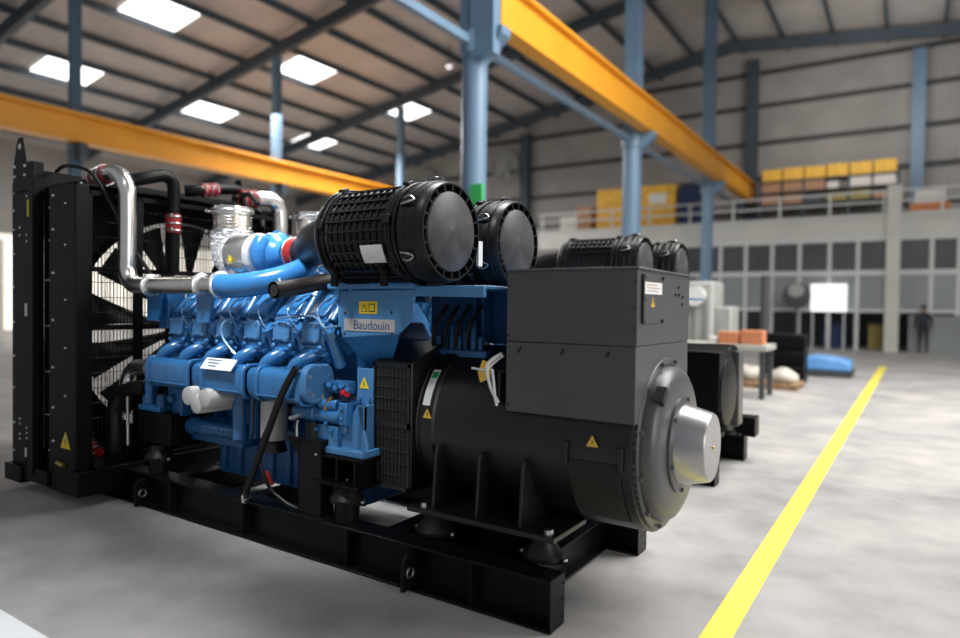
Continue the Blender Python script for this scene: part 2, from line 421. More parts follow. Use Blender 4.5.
# ---- coolant pipes
def clamp(parent,p0,p1,r,m_='bright',name='clamp'):
    p0,p1=V(p0),V(p1); MB().cyl(p0,p1,r,n=24).build(name,m_,parent)
def coupler(parent,p0,p1,r):
    p0,p1=V(p0),V(p1); d=(p1-p0); M_=MB()
    M_.lathe(p0,d,[(0,r),(d.length*.12,r*1.06),(d.length*.5,r*1.0),(d.length*.88,r*1.06),(d.length,r)],24)
    M_.mi=1
    for t in (.14,.5,.86): M_.torus(p0+d*t,d,r*1.05,.006,24,6)
    up=V((0,-1,.2)).normalized()
    for t in (.14,.86): M_.cyl(p0+d*t+up*r,p0+d*t+up*r+V((.07,0,0)),.007,n=6)
    return M_.build('hose_coupler',('red','bright'),parent)
m=MB().tube([(-4.10,.02,2.44),(-3.80,.0,2.465),(-3.66,.0,2.45),(-3.55,.0,2.35),(-3.53,.0,2.2),(-3.53,.0,1.85),(-3.53,.0,1.72),(-3.46,.0,1.63),(-3.32,.0,1.615),(-2.9,.0,1.612),(-2.42,.0,1.612)],.062,20,8)
p=m.build('coolant_pipe','steel',G,label='polished steel pipe bending down in front of the radiator')
coupler(p,(-4.02,.015,2.445),(-3.80,.0,2.465),.072)
for x in (-3.22,-2.62): MB().torus((x,0,1.612),(1,0,0),.070,.012,28,8).build('pipe_clip','bright',p)
m=MB().box(-3.25,-3.19,-.02,.06,1.44,1.56).box(-2.65,-2.59,-.02,.06,1.44,1.56); 
for x in (-3.22,-2.62): MB().prism([(x-.10,1.36),(x+.03,1.36),(x+.08,1.55),(x-.10,1.55)],'y',.03,.05).build('pipe_bracket','blue',p)
bp_=MB().tube([(-2.42,.0,1.612),(-2.30,.0,1.603),(-2.16,.04,1.615),(-2.03,.14,1.65),(-1.98,.26,1.70),(-2.02,.36,1.74)],[.078,.078],22,8).build('blue_charge_pipe','blueb',G)
MB().torus((-2.42,0,1.612),(1,0,0),.078,.014,28,8).build('pipe_flange','bright',bp_)
bk=MB().tube([(-3.60,.04,2.40),(-3.57,.14,2.43),(-3.57,.28,2.475),(-3.57,.35,2.47),(-3.57,.39,2.41),(-3.57,.39,2.2),(-3.57,.39,1.72)],.048,18,6).build('vent_pipe','black',G)
coupler(bk,(-3.57,.39,2.04),(-3.57,.39,2.19),.056)
bk2=MB().tube([(-3.62,.52,2.40),(-3.57,.60,2.41),(-3.57,.85,2.46),(-3.57,1.0,2.47),(-3.56,1.06,2.41),(-3.56,1.06,2.28)],.046,18,6).build('vent_pipe','black',G)
coupler(bk2,(-3.57,.63,2.415),(-3.57,.78,2.445),.054)
sp2=MB().tube([(-3.36,.86,2.36),(-3.32,.98,2.38),(-3.30,1.12,2.39),(-3.30,1.20,2.33),(-3.30,1.22,2.2),(-3.30,1.22,1.75)],.066,20,8).build('coolant_pipe','steel',G,label='polished steel pipe behind the exhaust bellows')
coupler(sp2,(-3.36,.86,2.36),(-3.32,.99,2.38),.075)
MB().tube([(-4.25,-.16,2.50),(-4.0,-.20,2.51),(-3.75,-.15,2.44),(-3.6,-.08,2.2),(-3.52,.0,1.95),(-3.45,.1,1.75),(-3.35,.14,1.6)],.014,8,6).build('breather_hose','rubber',G)
# low pipes and hoses at the radiator
lp_=MB().tube([(-3.22,.08,1.01),(-3.42,.08,1.01),(-3.55,.07,.99),(-3.62,.06,.90),(-3.63,.06,.80)],.058,18,6).build('lower_coolant_elbow','steel',G)
MB().torus((-3.26,.08,1.01),(1,0,0),.066,.012,24,8).build('clamp','bright',lp_)
MB().cyl((-3.56,.02,.9),(-3.55,.02,.42),.012,n=10).build('drain_tube','bright',lp_)
lh=MB().tube([(-3.35,.06,.86),(-3.5,.04,.85),(-3.63,.02,.80),(-3.70,.0,.68),(-3.70,.0,.5),(-3.72,.0,.36),(-3.80,.0,.27),(-4.0,.02,.27)],.056,18,6).build('lower_coolant_hose','rubber',G)
coupler(lh,(-3.86,-.12,.42),(-3.70,-.13,.36),.05)
MB().cyl((-4.0,-.14,.40),(-3.6,-.16,.30),.035,n=14).build('drain_pipe','rubber',lh)
MB().cyl((-3.90,-.31,.30),(-3.80,-.31,.29),.018,n=10).build('drain_valve','brass',rad)

# ---- engine block
HX=[-3.04,-2.77,-2.50,-2.21,-1.93,-1.67]
m=MB()
m.prism([(.42,.52),(.96,.52),(1.02,.85),(1.05,1.2),(.90,1.38),(.48,1.38),(.33,1.2),(.36,.85)],'x',-3.25,-1.45)
for i in range(7):
    x=-3.2+i*.285; m.box(x,x+.03,.30,.45,.62,1.12)
m.box(-3.22,-1.5,.28,.42,.60,.66)
blk=m.build('engine_block','blued',G,bevel=.01)
MB().prism([(.1,1.10),(.30,1.18),(.40,1.66),(.98,1.66),(1.08,1.18),(1.2,1.1),(1.05,.6),(.35,.6)],'x',-3.34,-3.25).build('front_cover','blue',blk,bevel=.012)
MB().box(-3.32,-3.2,.12,.26,1.30,1.58).build('front_bracket','blue',blk,bevel=.01)
# valley rail pipes
for y,z in ((.44,1.545),(.94,1.545)):
    m=MB().cyl((-3.1,y,z),(-1.45,y,z),.036,n=16)
    for x in (-3.0,-2.72,-2.45,-2.16,-1.88,-1.62): m.cyl((x-.035,y,z),(x+.035,y,z),.05,n=16)
    m.build('fuel_rail','blue',blk)
m=MB().box(-3.1,-1.5,.55,.85,1.36,1.52); m.build('valley_cover','blued',blk,bevel=.02)

# ---- cylinder heads (near bank in full, far bank as the same heads turned round)
def head(x, side):
    def Y(y): return y if side>0 else 2*GY-y
    m=MB(); w=.088
    prof=[(.115,1.235),(.10,1.26),(.10,1.355),(.125,1.385),(.33,1.585),(.44,1.50),(.44,1.36),(.30,1.16),(.18,1.17)]
    m.prism([(Y(a),b) for a,b in prof],'x',x-w,x+w)
    h=m.build('cylinder_head','blue',G,bevel=.014,seg=2)
    if side<0: return h
    # rocker cover on the sloping top: chamfered lid plus rounded crown
    n=V((0,-.7,.714)).normalized(); e=V((0,.714,.7)).normalized(); c=V((x,.225,1.485))
    M_=Matrix((V((1,0,0)),e,n)).transposed()
    m=MB(); m.obox(c-n*.005,(.205,.30,.03),M_); m.obox(c+n*.02+e*.01,(.175,.26,.04),M_)
    m.prism([(.20,1.50),(.33,1.63),(.40,1.60),(.40,1.50),(.33,1.47)],'x',x-.078,x+.078)
    for dx in (-.085,.085):
        for t in (-.12,0,.12): m.cyl(c+V((dx,0,0))+e*t,c+V((dx,0,0))+e*t+n*.022,.013,n=6)
    m.cyl(c+e*.02+V((.02,0,0)),c+e*.02+V((.02,0,0))+n*.055,.03,n=12)
    m.build('rocker_cover','blue',h,bevel=.010)
    # square outer face plate with bolts and stepped flange beneath
    m=MB(); m.prism([(x-.062,1.262),(x+.062,1.262),(x+.074,1.285),(x+.074,1.365),(x+.05,1.385),(x-.05,1.385),(x-.074,1.365),(x-.074,1.285)],'y',.075,.115)
    m.build('head_plate','bluepl',h,bevel=.012)
    m=MB(); m.box(x-.085,x+.085,.085,.2,1.205,1.225); m.box(x-.07,x+.07,.095,.2,1.225,1.25); m.box(x-.095,x+.095,.10,.22,1.18,1.205)
    for dx in (-.075,.075): m.sphere((x+dx,.09,1.232),.019,10,6)
    m.build('port_flange','blue',h,bevel=.006)
    m=MB().tube([(x+.0,.17,1.20),(x-.01,.10,1.185),(x-.045,.04,1.15),(x-.08,.025,1.105),(x-.09,.025,1.03)],[.040,.040],16,5)
    m.torus((x-.0,.15,1.198),(0,1,.15),.058,.014,20,6)
    m.build('intake_elbow','blue',h)
    # tilted cylinder between heads
    m=MB().cyl((x+.135,.20,1.12),(x+.135,.12,1.30),.035,.03,n=14); m.cyl((x+.135,.12,1.30),(x+.135,.10,1.335),.042,n=6)
    m.build('injector_stub','blue',h)
    m=MB().cyl((x+.11,.16,1.39),(x+.11,.26,1.53),.026,n=12); m.cyl((x+.11,.26,1.53),(x+.11,.29,1.575),.036,n=8)
    m.build('injector_cap','blue',h,bevel=.004)
    m=MB()
    for dx,dz in ((-.052,1.275),(.052,1.275),(-.052,1.37),(.052,1.37)): m.cyl((x+dx,.078,dz),(x+dx,.066,dz),.010,n=6)
    m.build('plate_screws','pipeline',h)
    m=MB().cyl((x+.11,.30,1.20),(x+.11,.13,1.34),.030,n=14); m.cyl((x+.11,.13,1.34),(x+.11,.115,1.352),.040,n=14); m.cyl((x+.11,.17,1.305),(x+.11,.16,1.315),.044,n=14)
    m.build('push_rod_tube','blued',h)
    m=MB().tube([(x-.06,.36,1.60),(x-.05,.40,1.68),(x-.02,.46,1.66),(x-.0,.5,1.56)],.030,12,5); m.cyl((x-.06,.345,1.585),(x-.06,.375,1.62),.045,n=8)
    m.build('fuel_elbow','blue',h)
    # fine pipes
    m=MB().tube([(x+.11,.25,1.56),(x+.07,.16,1.53),(x+.03,.11,1.46),(x+.09,.075,1.40),(x+.135,.09,1.33)],.0055,6,5)
    m.build('injection_pipe','pipeline',h)
    return h
for x in HX: head(x,1)
for x in HX: head(x-.1,-1)
# long arching injector pipe and dipstick tube
MB().tube([(-2.40,.09,1.40),(-2.42,.02,1.36),(-2.40,-.0,1.28),(-2.33,.01,1.20),(-2.28,.02,1.16)],.008,6,6).build('dipstick_tube','pipeline',blk)
MB().tube([(-2.25,.15,1.59),(-2.15,.12,1.60),(-2.02,.13,1.66),(-1.95,.17,1.69)],.008,6,5).build('return_pipe','pipeline',blk)
MB().tube([(-1.98,.1,1.66),(-1.92,.08,1.60),(-1.82,.09,1.55)],.008,6,5).build('return_pipe','pipeline',blk)
MB().tube([(-1.95,.06,1.40),(-1.75,.04,1.42),(-1.60,.05,1.42),(-1.52,.05,1.36),(-1.42,.06,1.37)],.008,6,5).build('return_pipe','pipeline',blk)

# ---- intake manifold: three cast sections
def rrect(y0,y1,z0,z1,r,k=4):
    P=[]
    for (cy,cz,a0) in ((y1-r,z0+r,-90),(y1-r,z1-r,0),(y0+r,z1-r,90),(y0+r,z0+r,180)):
        for i in range(k+1):
            a=math.radians(a0+90*i/k); P.append((cy+r*math.cos(a),cz+r*math.sin(a)))
    return P
m=MB(); m.prism(rrect(-.045,.155,.925,1.095,.05),'x',-3.16,-1.60)
man=m.build('intake_manifold','blue',G)
for a,b in ((-3.16,-2.66),(-2.54,-2.09),(-1.99,-1.59)):
    m=MB(); m.prism(rrect(-.065,.16,.905,1.105,.055),'x',a,b)
    m.prism(rrect(-.078,.17,.895,1.118,.06),'x',a,a+.035); m.prism(rrect(-.078,.17,.895,1.118,.06),'x',b-.035,b)
    m.box(a,b,-.075,-.05,.935,.95)
    m.build('manifold_section','blue',man,bevel=.006)
for a in (-2.60,-2.03):
    MB().prism(rrect(-.062,.157,.905,1.10,.055),'x',a-.03,a+.03).build('coupling_band','blued',man,bevel=.008)
m=MB(); m.prism(rrect(-.075,.165,.915,1.145,.085,6),'x',-1.60,-1.545); ec=m.build('end_cover','bluepl',man,bevel=.012)
m=MB()
for a in range(6): m.cyl((-1.545,.045+math.cos(a*PI/3+.5)*.09,1.03+math.sin(a*PI/3+.5)*.088),(-1.536,.045+math.cos(a*PI/3+.5)*.09,1.03+math.sin(a*PI/3+.5)*.088),.011,n=6)
m.build('cover_bolts','bright',ec)
MB().cyl((-3.26,.05,1.01),(-3.19,.05,1.01),.085,n=20).build('inlet_flange','bright',man)
M_=Matrix.Rotation(math.radians(52),3,'X')
dp=MB().obox((-2.33,-.075,1.105),(.31,.085,.004),M_).build('data_plate','paper',man,label='white printed data plate')
m=MB()
for i in range(3): m.obox(V((-2.38+.0*i,-.0765,1.107))+M_@V((0,.025-i*.022,.002)),(.14-.03*i,.006,.001),M_)
m.build('print_lines','blueink',man)

# ---- oil pan, filters, cooler
m=MB(); m.box(-2.92,-1.45,.36,1.02,.25,.60)
for i in range(9):
    x=-2.88+i*.172; m.box(x,x+.06,.335,.40,.27,.58)
m.box(-2.95,-1.42,.33,1.05,.57,.62)
pan=m.build('oil_pan','blued',G,bevel=.01)
bolt_set([(-2.9,.335,.31),(-1.98,.335,.31),(-1.6,.335,.31)],(0,-1,0),.016,.016,'bright',pan,'drain_plug')
for x,z in ((-2.585,.885),(-2.49,.84),(-2.405,.885)):
    f=MB().lathe((x,-.13,z),(0,1,0),[(0,.045),(.005,.058),(.02,.063),(.30,.063),(.31,.055)],26).build('oil_filter','filterwhite',G)
    MB().cyl((x,.18,z),(x,.30,z),.05,n=18).build('filter_mount','blue',f)
m=MB().lathe((-3.13,.20,.60),(1,0,.01),[(0,.03),(.0,.07),(.05,.07),(.05,.055),(.12,.055),(.12,.066),(.16,.066),(.16,.055),(.68,.055),(.68,.07),(.74,.07),(.76,.04)],24)
for i in range(10): m.sphere((-2.9+i*.045,.145,.61+.005*i*0),.009,8,5)
cool=m.build('oil_cooler','blue',G)
MB().box(-3.05,-2.45,.2,.36,.50,.56).build('cooler_bracket','blued',cool,bevel=.006)
MB().cyl((-2.30,.18,.60),(-2.30,.18,.90),.04,n=16).build('oil_riser','blue',cool)
m=MB(); m.box(-2.55,-2.15,.24,.34,.62,.90); m.build('filter_head','blued',G,bevel=.012)
can=MB().lathe((-2.06,.14,.62),(0,0,1),[(0,.05),(.005,.075),(.02,.082),(.26,.082),(.27,.07)],28).build('fuel_filter','filterwhite',G)
MB().cyl((-2.06,.14,.885),(-2.06,.14,.93),.09,n=24).build('filter_head','blue',can)
MB().cyl((-2.06,.14,.55),(-2.06,.14,.615),.088,.07,n=24).build('filter_bowl','rubber',can)
MB().cyl((-2.35,.10,.60),(-2.35,.10,.90),.045,n=16).build('oil_pipe','blue',G)
# front mounting bracket (blue) and pump
m=MB(); m.box(-3.42,-3.15,.02,.3,.70,.74); m.cyl((-3.36,.08,.74),(-3.36,.08,.92),.05,n=16); m.cyl((-3.18,.06,.72),(-3.18,.06,.82),.035,n=12); m.box(-3.12,-3.0,.1,.3,.68,.88); m.box(-3.25,-3.1,.15,.35,.78,.98)
m.sphere((-3.1,.09,.80),.035,12,8)
m.build('front_mount_bracket','blued',G,bevel=.01)
MB().box(-3.42,-3.02,.03,.40,.47,.70).build('front_support_block','black',G,bevel=.006)

# ---- anti-vibration mounts
def mount(x,y,z0,col=0.,top=None):
    m=MB()
    if col: m.cyl((x,y,z0-.002),(x,y,z0+col),.072,n=24)
    z=z0+col
    m.prism([(x-.15,y),(x-.03,y-.075),(x+.03,y-.075),(x+.15,y),(x+.03,y+.075),(x-.03,y+.075)],'z',z,z+.014)
    a=m.build('mount_base','frame',G,bevel=.002)
    MB().lathe((x,y,z+.012),(0,0,1),[(0,.102),(.018,.104),(.03,.095),(.075,.062),(.10,.058),(.112,.035)],30).build('rubber_dome','rubber',a)
    bolt_set([(x-.12,y,z+.014),(x+.12,y,z+.014),(x,y,z+.122)],(0,0,1),.013,.012,'bright',a,'mount_bolt')
    return z+.122
ZM=.2456
mount(-.82,.21,ZM); mount(-.16,.23,ZM); mount(-.82,1.16,ZM); mount(-.16,1.16,ZM)
t=mount(-1.38,.11,ZM,.10); mount(-1.38,1.2,ZM,.10); mount(-3.27,.10,ZM-.0,.09); mount(-3.27,1.2,ZM,.09)
for y0,y1 in ((.03,.30),(1.06,1.33)):
    m=MB(); m.box(-1.56,-1.20,y0-.02,y1+.02,.455,.475); m.box(-1.54,-1.53,y0,y1,.47,.62); m.box(-1.40,-1.385,y0,y1,.47,.62); m.box(-1.26,-1.245,y0,y1,.47,.62); m.box(-1.56,-1.20,y0,y1,.61,.625); m.box(-1.54,-1.245,y1-.02,y1,.47,.62)
    m.build('engine_foot_block','black',G,bevel=.003)
# ---- flywheel housing with foot and starter
m=MB(); m.lathe((-1.45,GY,.81),(1,0,0),[(0,.44),(.02,.47),(.16,.47),(.19,.44)],48)
fh=m.build('flywheel_housing','blued',G,bevel=.006)
m=MB(); m.prism([(-1.56,.62),(-1.22,.62),(-1.22,.69),(-1.25,.78),(-1.25,.92),(-1.30,.92),(-1.38,.80),(-1.44,.69),(-1.56,.66)],'y',.10,.135)
m.box(-1.57,-1.21,.05,.32,.625,.668); m.box(-1.30,-1.25,.10,.36,.66,.92)
m.cyl((-1.47,.09,.66),(-1.47,.09,.73),.035,n=14); m.cyl((-1.40,.1,.77),(-1.40,.08,.77),.03,n=14)
m.build('engine_foot','bluepl',fh,bevel=.008)
m=MB(); m.box(-1.66,-1.42,.06,.28,.70,.79); m.cyl((-1.78,.09,.845),(-1.40,.09,.845),.050,n=20); m.cyl((-1.66,.09,.845),(-1.60,.09,.845),.058,n=20)
m.cyl((-1.56,.07,.91),(-1.42,.07,.91),.032,n=16); m.box(-1.40,-1.34,.05,.2,.80,.93)
for p_ in ((-1.5,.05,.80),(-1.58,.05,.76),(-1.46,.05,.76),(-1.37,.045,.90),(-1.37,.045,.84)): m.sphere(p_,.014,8,5)
stt=m.build('starter_motor','blue',G,bevel=.008)
MB().cyl((-1.83,.09,.845),(-1.78,.09,.845),.036,n=16).build('starter_cap','black',stt)
m=MB(); m.cyl((-1.80,.05,.80),(-1.70,.05,.83),.016,n=10); m.cyl((-1.72,.045,.93),(-1.60,.045,.90),.014,n=10)
m.build('starter_terminal','bright',stt)
# sensor cluster above the starter
m=MB(); m.box(-1.56,-1.40,.12,.2,.97,1.04)
for i in range(5): m.cyl((-1.57+i*.05,.11,1.0+.012*(i%2)),(-1.55+i*.05,.07,1.01+.015*(i%2)),.018,n=10)
sc_=m.build('sensor_block','blued',G,bevel=.005)
MB().cyl((-1.40,.09,.985),(-1.36,.08,.985),.022,n=12).build('red_plug','redplug',sc_,label='red plastic plug')
MB().tube([(-1.46,.06,.96),(-1.49,.05,.92),(-1.50,.05,.88)],.012,8,4).build('drain_spout','brass',sc_)
stick_tri('warning_sticker',(-1.56,.066,.965),.055,'-y',sc_)

# ---- bracket with nameplate
m=MB(); y=.10
m.prism([(-1.435,1.575),(-.895,1.585),(-.895,1.42),(-1.0,1.335),(-1.42,1.30),(-1.435,1.34)],'y',y,y+.012)
m.box(-1.53,-.89,y-.02,y+.05,1.585,1.615); m.box(-1.50,-1.435,y+.04,y+.06,1.36,1.59)
br=m.build('nameplate_bracket','bluepl',G,bevel=.006)
m=MB(); A=[(-1.42,y+.002,1.305),(-1.0,y+.002,1.338),(-1.235,.30,1.12),(-1.385,.30,1.10)]
B=[(a+0,b+.012,c) for a,b,c in A]; VA=[m.bm.verts.new(p_) for p_ in A]; VB=[m.bm.verts.new(p_) for p_ in B]; m.face(VA); m.face(VB[::-1]); m.skin(VA,VB)
m.build('sloping_apron','blue',br)
m=MB().box(-1.385,-1.255,.185,.20,.905,1.125); pn=m.build('flywheel_panel','bluepl',br,bevel=.006)
stick_tri('warning_sticker',(-1.325,.184,1.035),.07,'-y',pn)
bolt_set([(-1.36,.185,.95),(-1.28,.185,.945),(-1.3,.185,.915)],(0,-1,0),.016,.014,'bluepl',pn)
pl=MB().box(-1.405,-1.025,y-.004,y-.0003,1.345,1.415).build('nameplate','silver',br,bevel=.001)
lettering('Baudouin',.073,(-1.195,y-.0048,1.378),FRONT,'blueink',br)
ws=MB().box(-1.29,-1.155,y-.003,y-.0003,1.445,1.515).build('warning_plate','yellow',br)
m=MB(); m.prism([(-1.275,1.455),(-1.225,1.455),(-1.25,1.502)],'y',y-.004,y-.0028); m.mi=1; m.prism([(-1.268,1.459),(-1.232,1.459),(-1.25,1.493)],'y',y-.005,y-.0038)
m.mi=0; m.box(-1.215,-1.17,y-.004,y-.0028,1.455,1.502); m.mi=1; m.box(-1.209,-1.176,y-.005,y-.0038,1.461,1.496)
m.build('warning_symbols',('ink_shade','yellow'),br,smooth=False)
m=MB()
for x_,z_ in ((-1.40,1.445),(-1.05,1.455),(-1.405,1.325),(-1.045,1.34)): m.cyl((x_,y-.0015,z_),(x_,y-.0005,z_),.009,n=10)
m.build('screw_holes','ink_shade',br)

# ---- filter platform and the blue cooler under it
m=MB(); m.prism([(-1.53,.10),(-.89,.10),(-.45,.12),(-.45,1.28),(-1.53,1.28)],'z',1.585,1.602)
m.prism([(-.89,1.545),(-.45,1.540),(-.45,1.60),(-.89,1.60)],'y',.10,.13)
plat=m.build('filter_platform','bluepl',G,bevel=.004)
m=MB(); m.box(-1.25,-.45,.72,1.2,1.27,1.585); ac=m.build('aftercooler','blued',G,bevel=.01)
for x in (-.86,-.80): MB().box(x,x+.02,.62,.70,1.20,1.59).build('support_bar','blue',ac,bevel=.003)
m=MB()
for i in range(7):
    x=-1.02+i*.05; m.cyl((x,.5,1.22),(x,.5,1.32+.03*(i%3)),.02,n=8)
m.box(-1.05,-.66,.46,.58,1.18,1.24); m.build('pump_cluster','blued',ac,bevel=.004)
m=MB(); 
for i in range(4): m.tube([(-1.0+i*.08,.42,1.26),(-.96+i*.08,.38,1.38),(-.93+i*.08,.46,1.50)],.012,8,4)
m.build('cable_bundle','rubber',ac)

# ---- air filters
def air_filter(y, xe, parent, label_side=False, R=.265, zc=1.885, L=.80):
    x0=xe-1.0; sq=L
    m=MB(); m.lathe((x0,y,zc),(1,0,0),[(0,.10),(0.005,R*.80),(.03,R*.92),(.07,R*.98),(.16,R*.98),(.17,R*.93),(.68,R*.93),(.69,R*1.0),(.74,R*1.0),(.745,R*.97),(.80,R*.97),(.81,R*1.01),(.95,R*1.01),(.985,R*.985),(1.0,R*.96),(1.0,R*.93),(.955,R*.92),(.955,R*.78),(.955,.02)],56)
    f=m.build('air_filter','plastic',parent)
    m=MB()
    for k in range(28):
        a=2*PI*k/28; u=V((0,math.cos(a),math.sin(a))); t=V((0,-u.z,u.y))
        m.obox(V((x0+.425,y,zc))+u*(R*.955),(.52,.010,.020),Matrix((V((1,0,0)),t,u)).transposed())
    for i in range(9): m.torus((x0+.20+i*.058,y,zc),(1,0,0),R*.945,.008,56,6)
    for xx in (.09,.14,.715,.775,.86,.93): m.torus((x0+xx,y,zc),(1,0,0),R*1.0,.008,56,6)
    for k in range(20):
        a=2*PI*k/20; u=V((0,math.cos(a),math.sin(a))); t=V((0,-u.z,u.y))
        m.obox(V((xe-.024,y,zc))+u*(R*.86),(.045,.010,R*.13),Matrix((V((1,0,0)),t,u)).transposed())
    m.build('filter_ribs','plastic',f)
    m=MB().lathe((xe-.020,y,zc),(1,0,0),[(0,R*.80),(.012,R*.795),(.020,R*.77),(.017,R*.32),(.026,R*.24),(.023,R*.10),(.030,R*.05),(.030,0)],56)
    m.build('end_disc','disc',f,angle=60)
    for k in range(6):
        a=math.radians(150+k*60); u=V((0,math.cos(a),math.sin(a))); t=V((0,-u.z,u.y)); M_=Matrix((V((1,0,0)),t,u)).transposed()
        m=MB().obox(V((x0+.87,y,zc))+u*(R*1.03),(.11,.05,.014),M_)
        m.mi=1; m.tube([V((x0+.82,y,zc))+u*(R*1.05)+t*.02,V((x0+.88,y,zc))+u*(R*1.10)+t*.02,V((x0+.92,y,zc))+u*(R*1.07),V((x0+.88,y,zc))+u*(R*1.10)-t*.02,V((x0+.82,y,zc))+u*(R*1.05)-t*.02],.0045,6,3)
        m.build('clip',('plastic','bright'),f)
    for xx in (.13,.72):
        for k in (0,1,2,3,4,5):
            a=math.radians(170+k*60); u=V((0,math.cos(a),math.sin(a))); t=V((0,-u.z,u.y)); m=MB(); m.obox(V((x0+xx,y,zc))+u*(R*1.02),(.05,.05,.03),Matrix((V((1,0,0)),t,u)).transposed())
            m.build('latch','plastic',f,bevel=.004)
    for xx in (.14,.60):
        m=MB(); pts=[]
        yy=y-R*.62
        m.tube([(x0+xx,yy,1.60),(x0+xx,yy-.0,1.66),(x0+xx,y-R*.82,zc-R*.62),(x0+xx,y-R*.98,zc-R*.3)],.012,8,4)
        m.obox((x0+xx,yy-.005,1.655),(.055,.02,.12))
        m.build('support_strap','black',f,bevel=.003)
    if label_side:
        # paper label wrapped on the near side
        m=MB(); a0,a1=math.radians(196),math.radians(216); rr=R*1.04+.012; n=6; A=[];B=[]
        for i in range(n+1):
            a=a0+(a1-a0)*i/n; A.append(m.bm.verts.new((x0+.50,y+math.cos(a)*rr,zc+math.sin(a)*rr))); B.append(m.bm.verts.new((x0+.69,y+math.cos(a)*rr,zc+math.sin(a)*rr)))
        for i in range(n): m.face([A[i],A[i+1],B[i+1],B[i]])
        lb=m.build('filter_label','paper',f,label='white paper label')
    for o in [f]+list(f.children):
        for v in o.data.vertices: v.co.x*=sq
        o.location.x*=sq
    f.location.x=xe+(f.location.x/sq+parent.location.x-xe)*sq-parent.location.x
    return f
FILT=[air_filter(.15,-.68,G,True), air_filter(.88,-.70,G,False)]
for f,y,dy,dx in zip(FILT,(.15,.88),(.27,.08),(0,.30)):
    x0=-.68-1.0
    m=MB().tube([(-2.19+dx,y+dy,1.835),(-2.10+dx,y+dy-.01,1.84),(-1.97+dx*.7,y+dy*.8,1.855),(-1.80+dx*.3,y+dy*.4,1.885),(-1.60,y+.02,1.89),(-1.44,y,1.89)],[.095,.15],24,6)
    h=m.build('intake_hose','rubber',f)
    MB().cyl((-2.20+dx,y+dy,1.835),(-2.10+dx,y+dy-.01,1.84),.107,n=28).build('hose_band','red',f)
    m=MB()
    for q in (-2.19,-2.115): m.torus((q+dx,y+dy,1.837),(1,-.1,.05),.109,.006,28,6)
    m.build('band_clamp','bright',f)
m=MB().box(-.70,-.685,.41,.45,1.72,1.86); m.build('white_tag','paper',FILT[0],label='white strip tag between the filters')
# loose rubber hose lying under the first filter
dh=MB(); dh.tube([(-1.72,-.15,1.572),(-1.72,.0,1.592),(-1.715,.18,1.625),(-1.71,.36,1.655)],.05,20,6,caps=False); dh.tube([(-1.72,-.15,1.572),(-1.72,.0,1.592),(-1.715,.18,1.625),(-1.71,.36,1.655)],.034,20,6)
dh.build('breather_outlet_hose','hose',G)

# ---- turbochargers and exhaust
def turbo(y,dx=0.):
    c=V((-2.42,y,1.84)); m=MB()
    m.lathe(c-V((.10,0,0)),(1,0,0),[(0,.11),(.02,.135),(.05,.125),(.10,.15),(.16,.145),(.20,.10),(.24,.085),(.26,.085)],32)
    pts=[]
    for i in range(14):
        a=math.radians(90-i*24); rr=.135
        pts.append(c+V((.02,math.cos(a)*rr,math.sin(a)*rr)))
    m.tube(pts,[.035,.06],12,3)
    t=m.build('turbocharger','blueb',G,bevel=.0)
    m=MB()
    for k in range(8):
        a=k*PI/4; m.cyl(c+V((-.105,math.cos(a)*.115,math.sin(a)*.115)),c+V((-.085,math.cos(a)*.115,math.sin(a)*.115)),.012,n=6)
    m.build('turbo_bolts','bright',t)
    hs=MB().lathe(c-V((.36,0,0)),(1,0,-.02),[(0,.13),(.0,.155),(.20,.155),(.24,.13)],36); hs=hs.build('heat_shield','steel',t)
    m=MB().lathe(c-V((.15,0,0)),(1,0,0),[(0,.15),(.02,.155),(.05,.14)],36).build('shield_ring','foil',t)
    m=MB()
    for k in range(6):
        a=k*PI/3; m.prism([(-2.68+math.cos(a-.35)*.012,1.80+math.sin(a-.35)*.012),(-2.68+math.cos(a)*.038,1.80+math.sin(a)*.038),(-2.68+math.cos(a+.35)*.012,1.80+math.sin(a+.35)*.012)],'y',y-.160,y-.156)
    m.cyl((-2.68,y-.160,1.80),(-2.68,y-.156,1.80),.016,n=12); m.build('heat_sticker','yellow',hs)
    # wrapped exhaust elbow
    m=MB().tube([(-2.70,y,1.82),(-2.80,y+.03,1.80),(-2.92,y+.06,1.84),(-2.98,y+.08,1.93),(-2.98,y+.08,2.03)],[.150,.150],24,6)
    bmesh.ops.subdivide_edges(m.bm,edges=m.bm.edges[:],cuts=1,use_grid_fill=True)
    for v in m.bm.verts: v.co += V((random.uniform(-1,1),random.uniform(-1,1),random.uniform(-1,1)))*.010
    m.build('exhaust_wrap','foil',t,angle=25)
    prof=[(0,.148),(.03,.148),(.03,.125)]
    for i in range(4): prof += [(.04+i*.024,.122),(.052+i*.024,.142)]
    prof += [(.14,.122),(.15,.150),(.20,.150),(.20,.13),(.15,.125),(.1,.12)]
    m=MB().lathe((-2.98,y+.08,2.015),(0,0,1),prof,40); bl=m.build('exhaust_bellows','steel',t)
    m=MB().torus((-2.98,y+.08,2.03),(0,0,1),.150,.008,36,6); m.torus((-2.98,y+.08,2.185),(0,0,1),.152,.008,36,6)
    m.cyl((-3.16,y+.0,2.185),(-3.10,y-.06,2.185),.012,n=8); m.cyl((-3.16,y+.0,2.03),(-3.10,y-.06,2.03),.012,n=8)
    m.build('band_clamp','bright',bl)
    t.location.x+=dx
    return t
turbo(.42); turbo(.96,.30)
m=MB().box(-1.95,-1.55,.45,.95,1.60,1.66); m.build('turbo_bridge','blueb',G,bevel=.01)
MB().tube([(-3.0,.75,2.28),(-3.1,.74,2.36),(-3.25,.78,2.34),(-3.3,.9,2.2),(-3.28,.9,1.9)],.02,10,6).build('vent_hose','rubber',G)

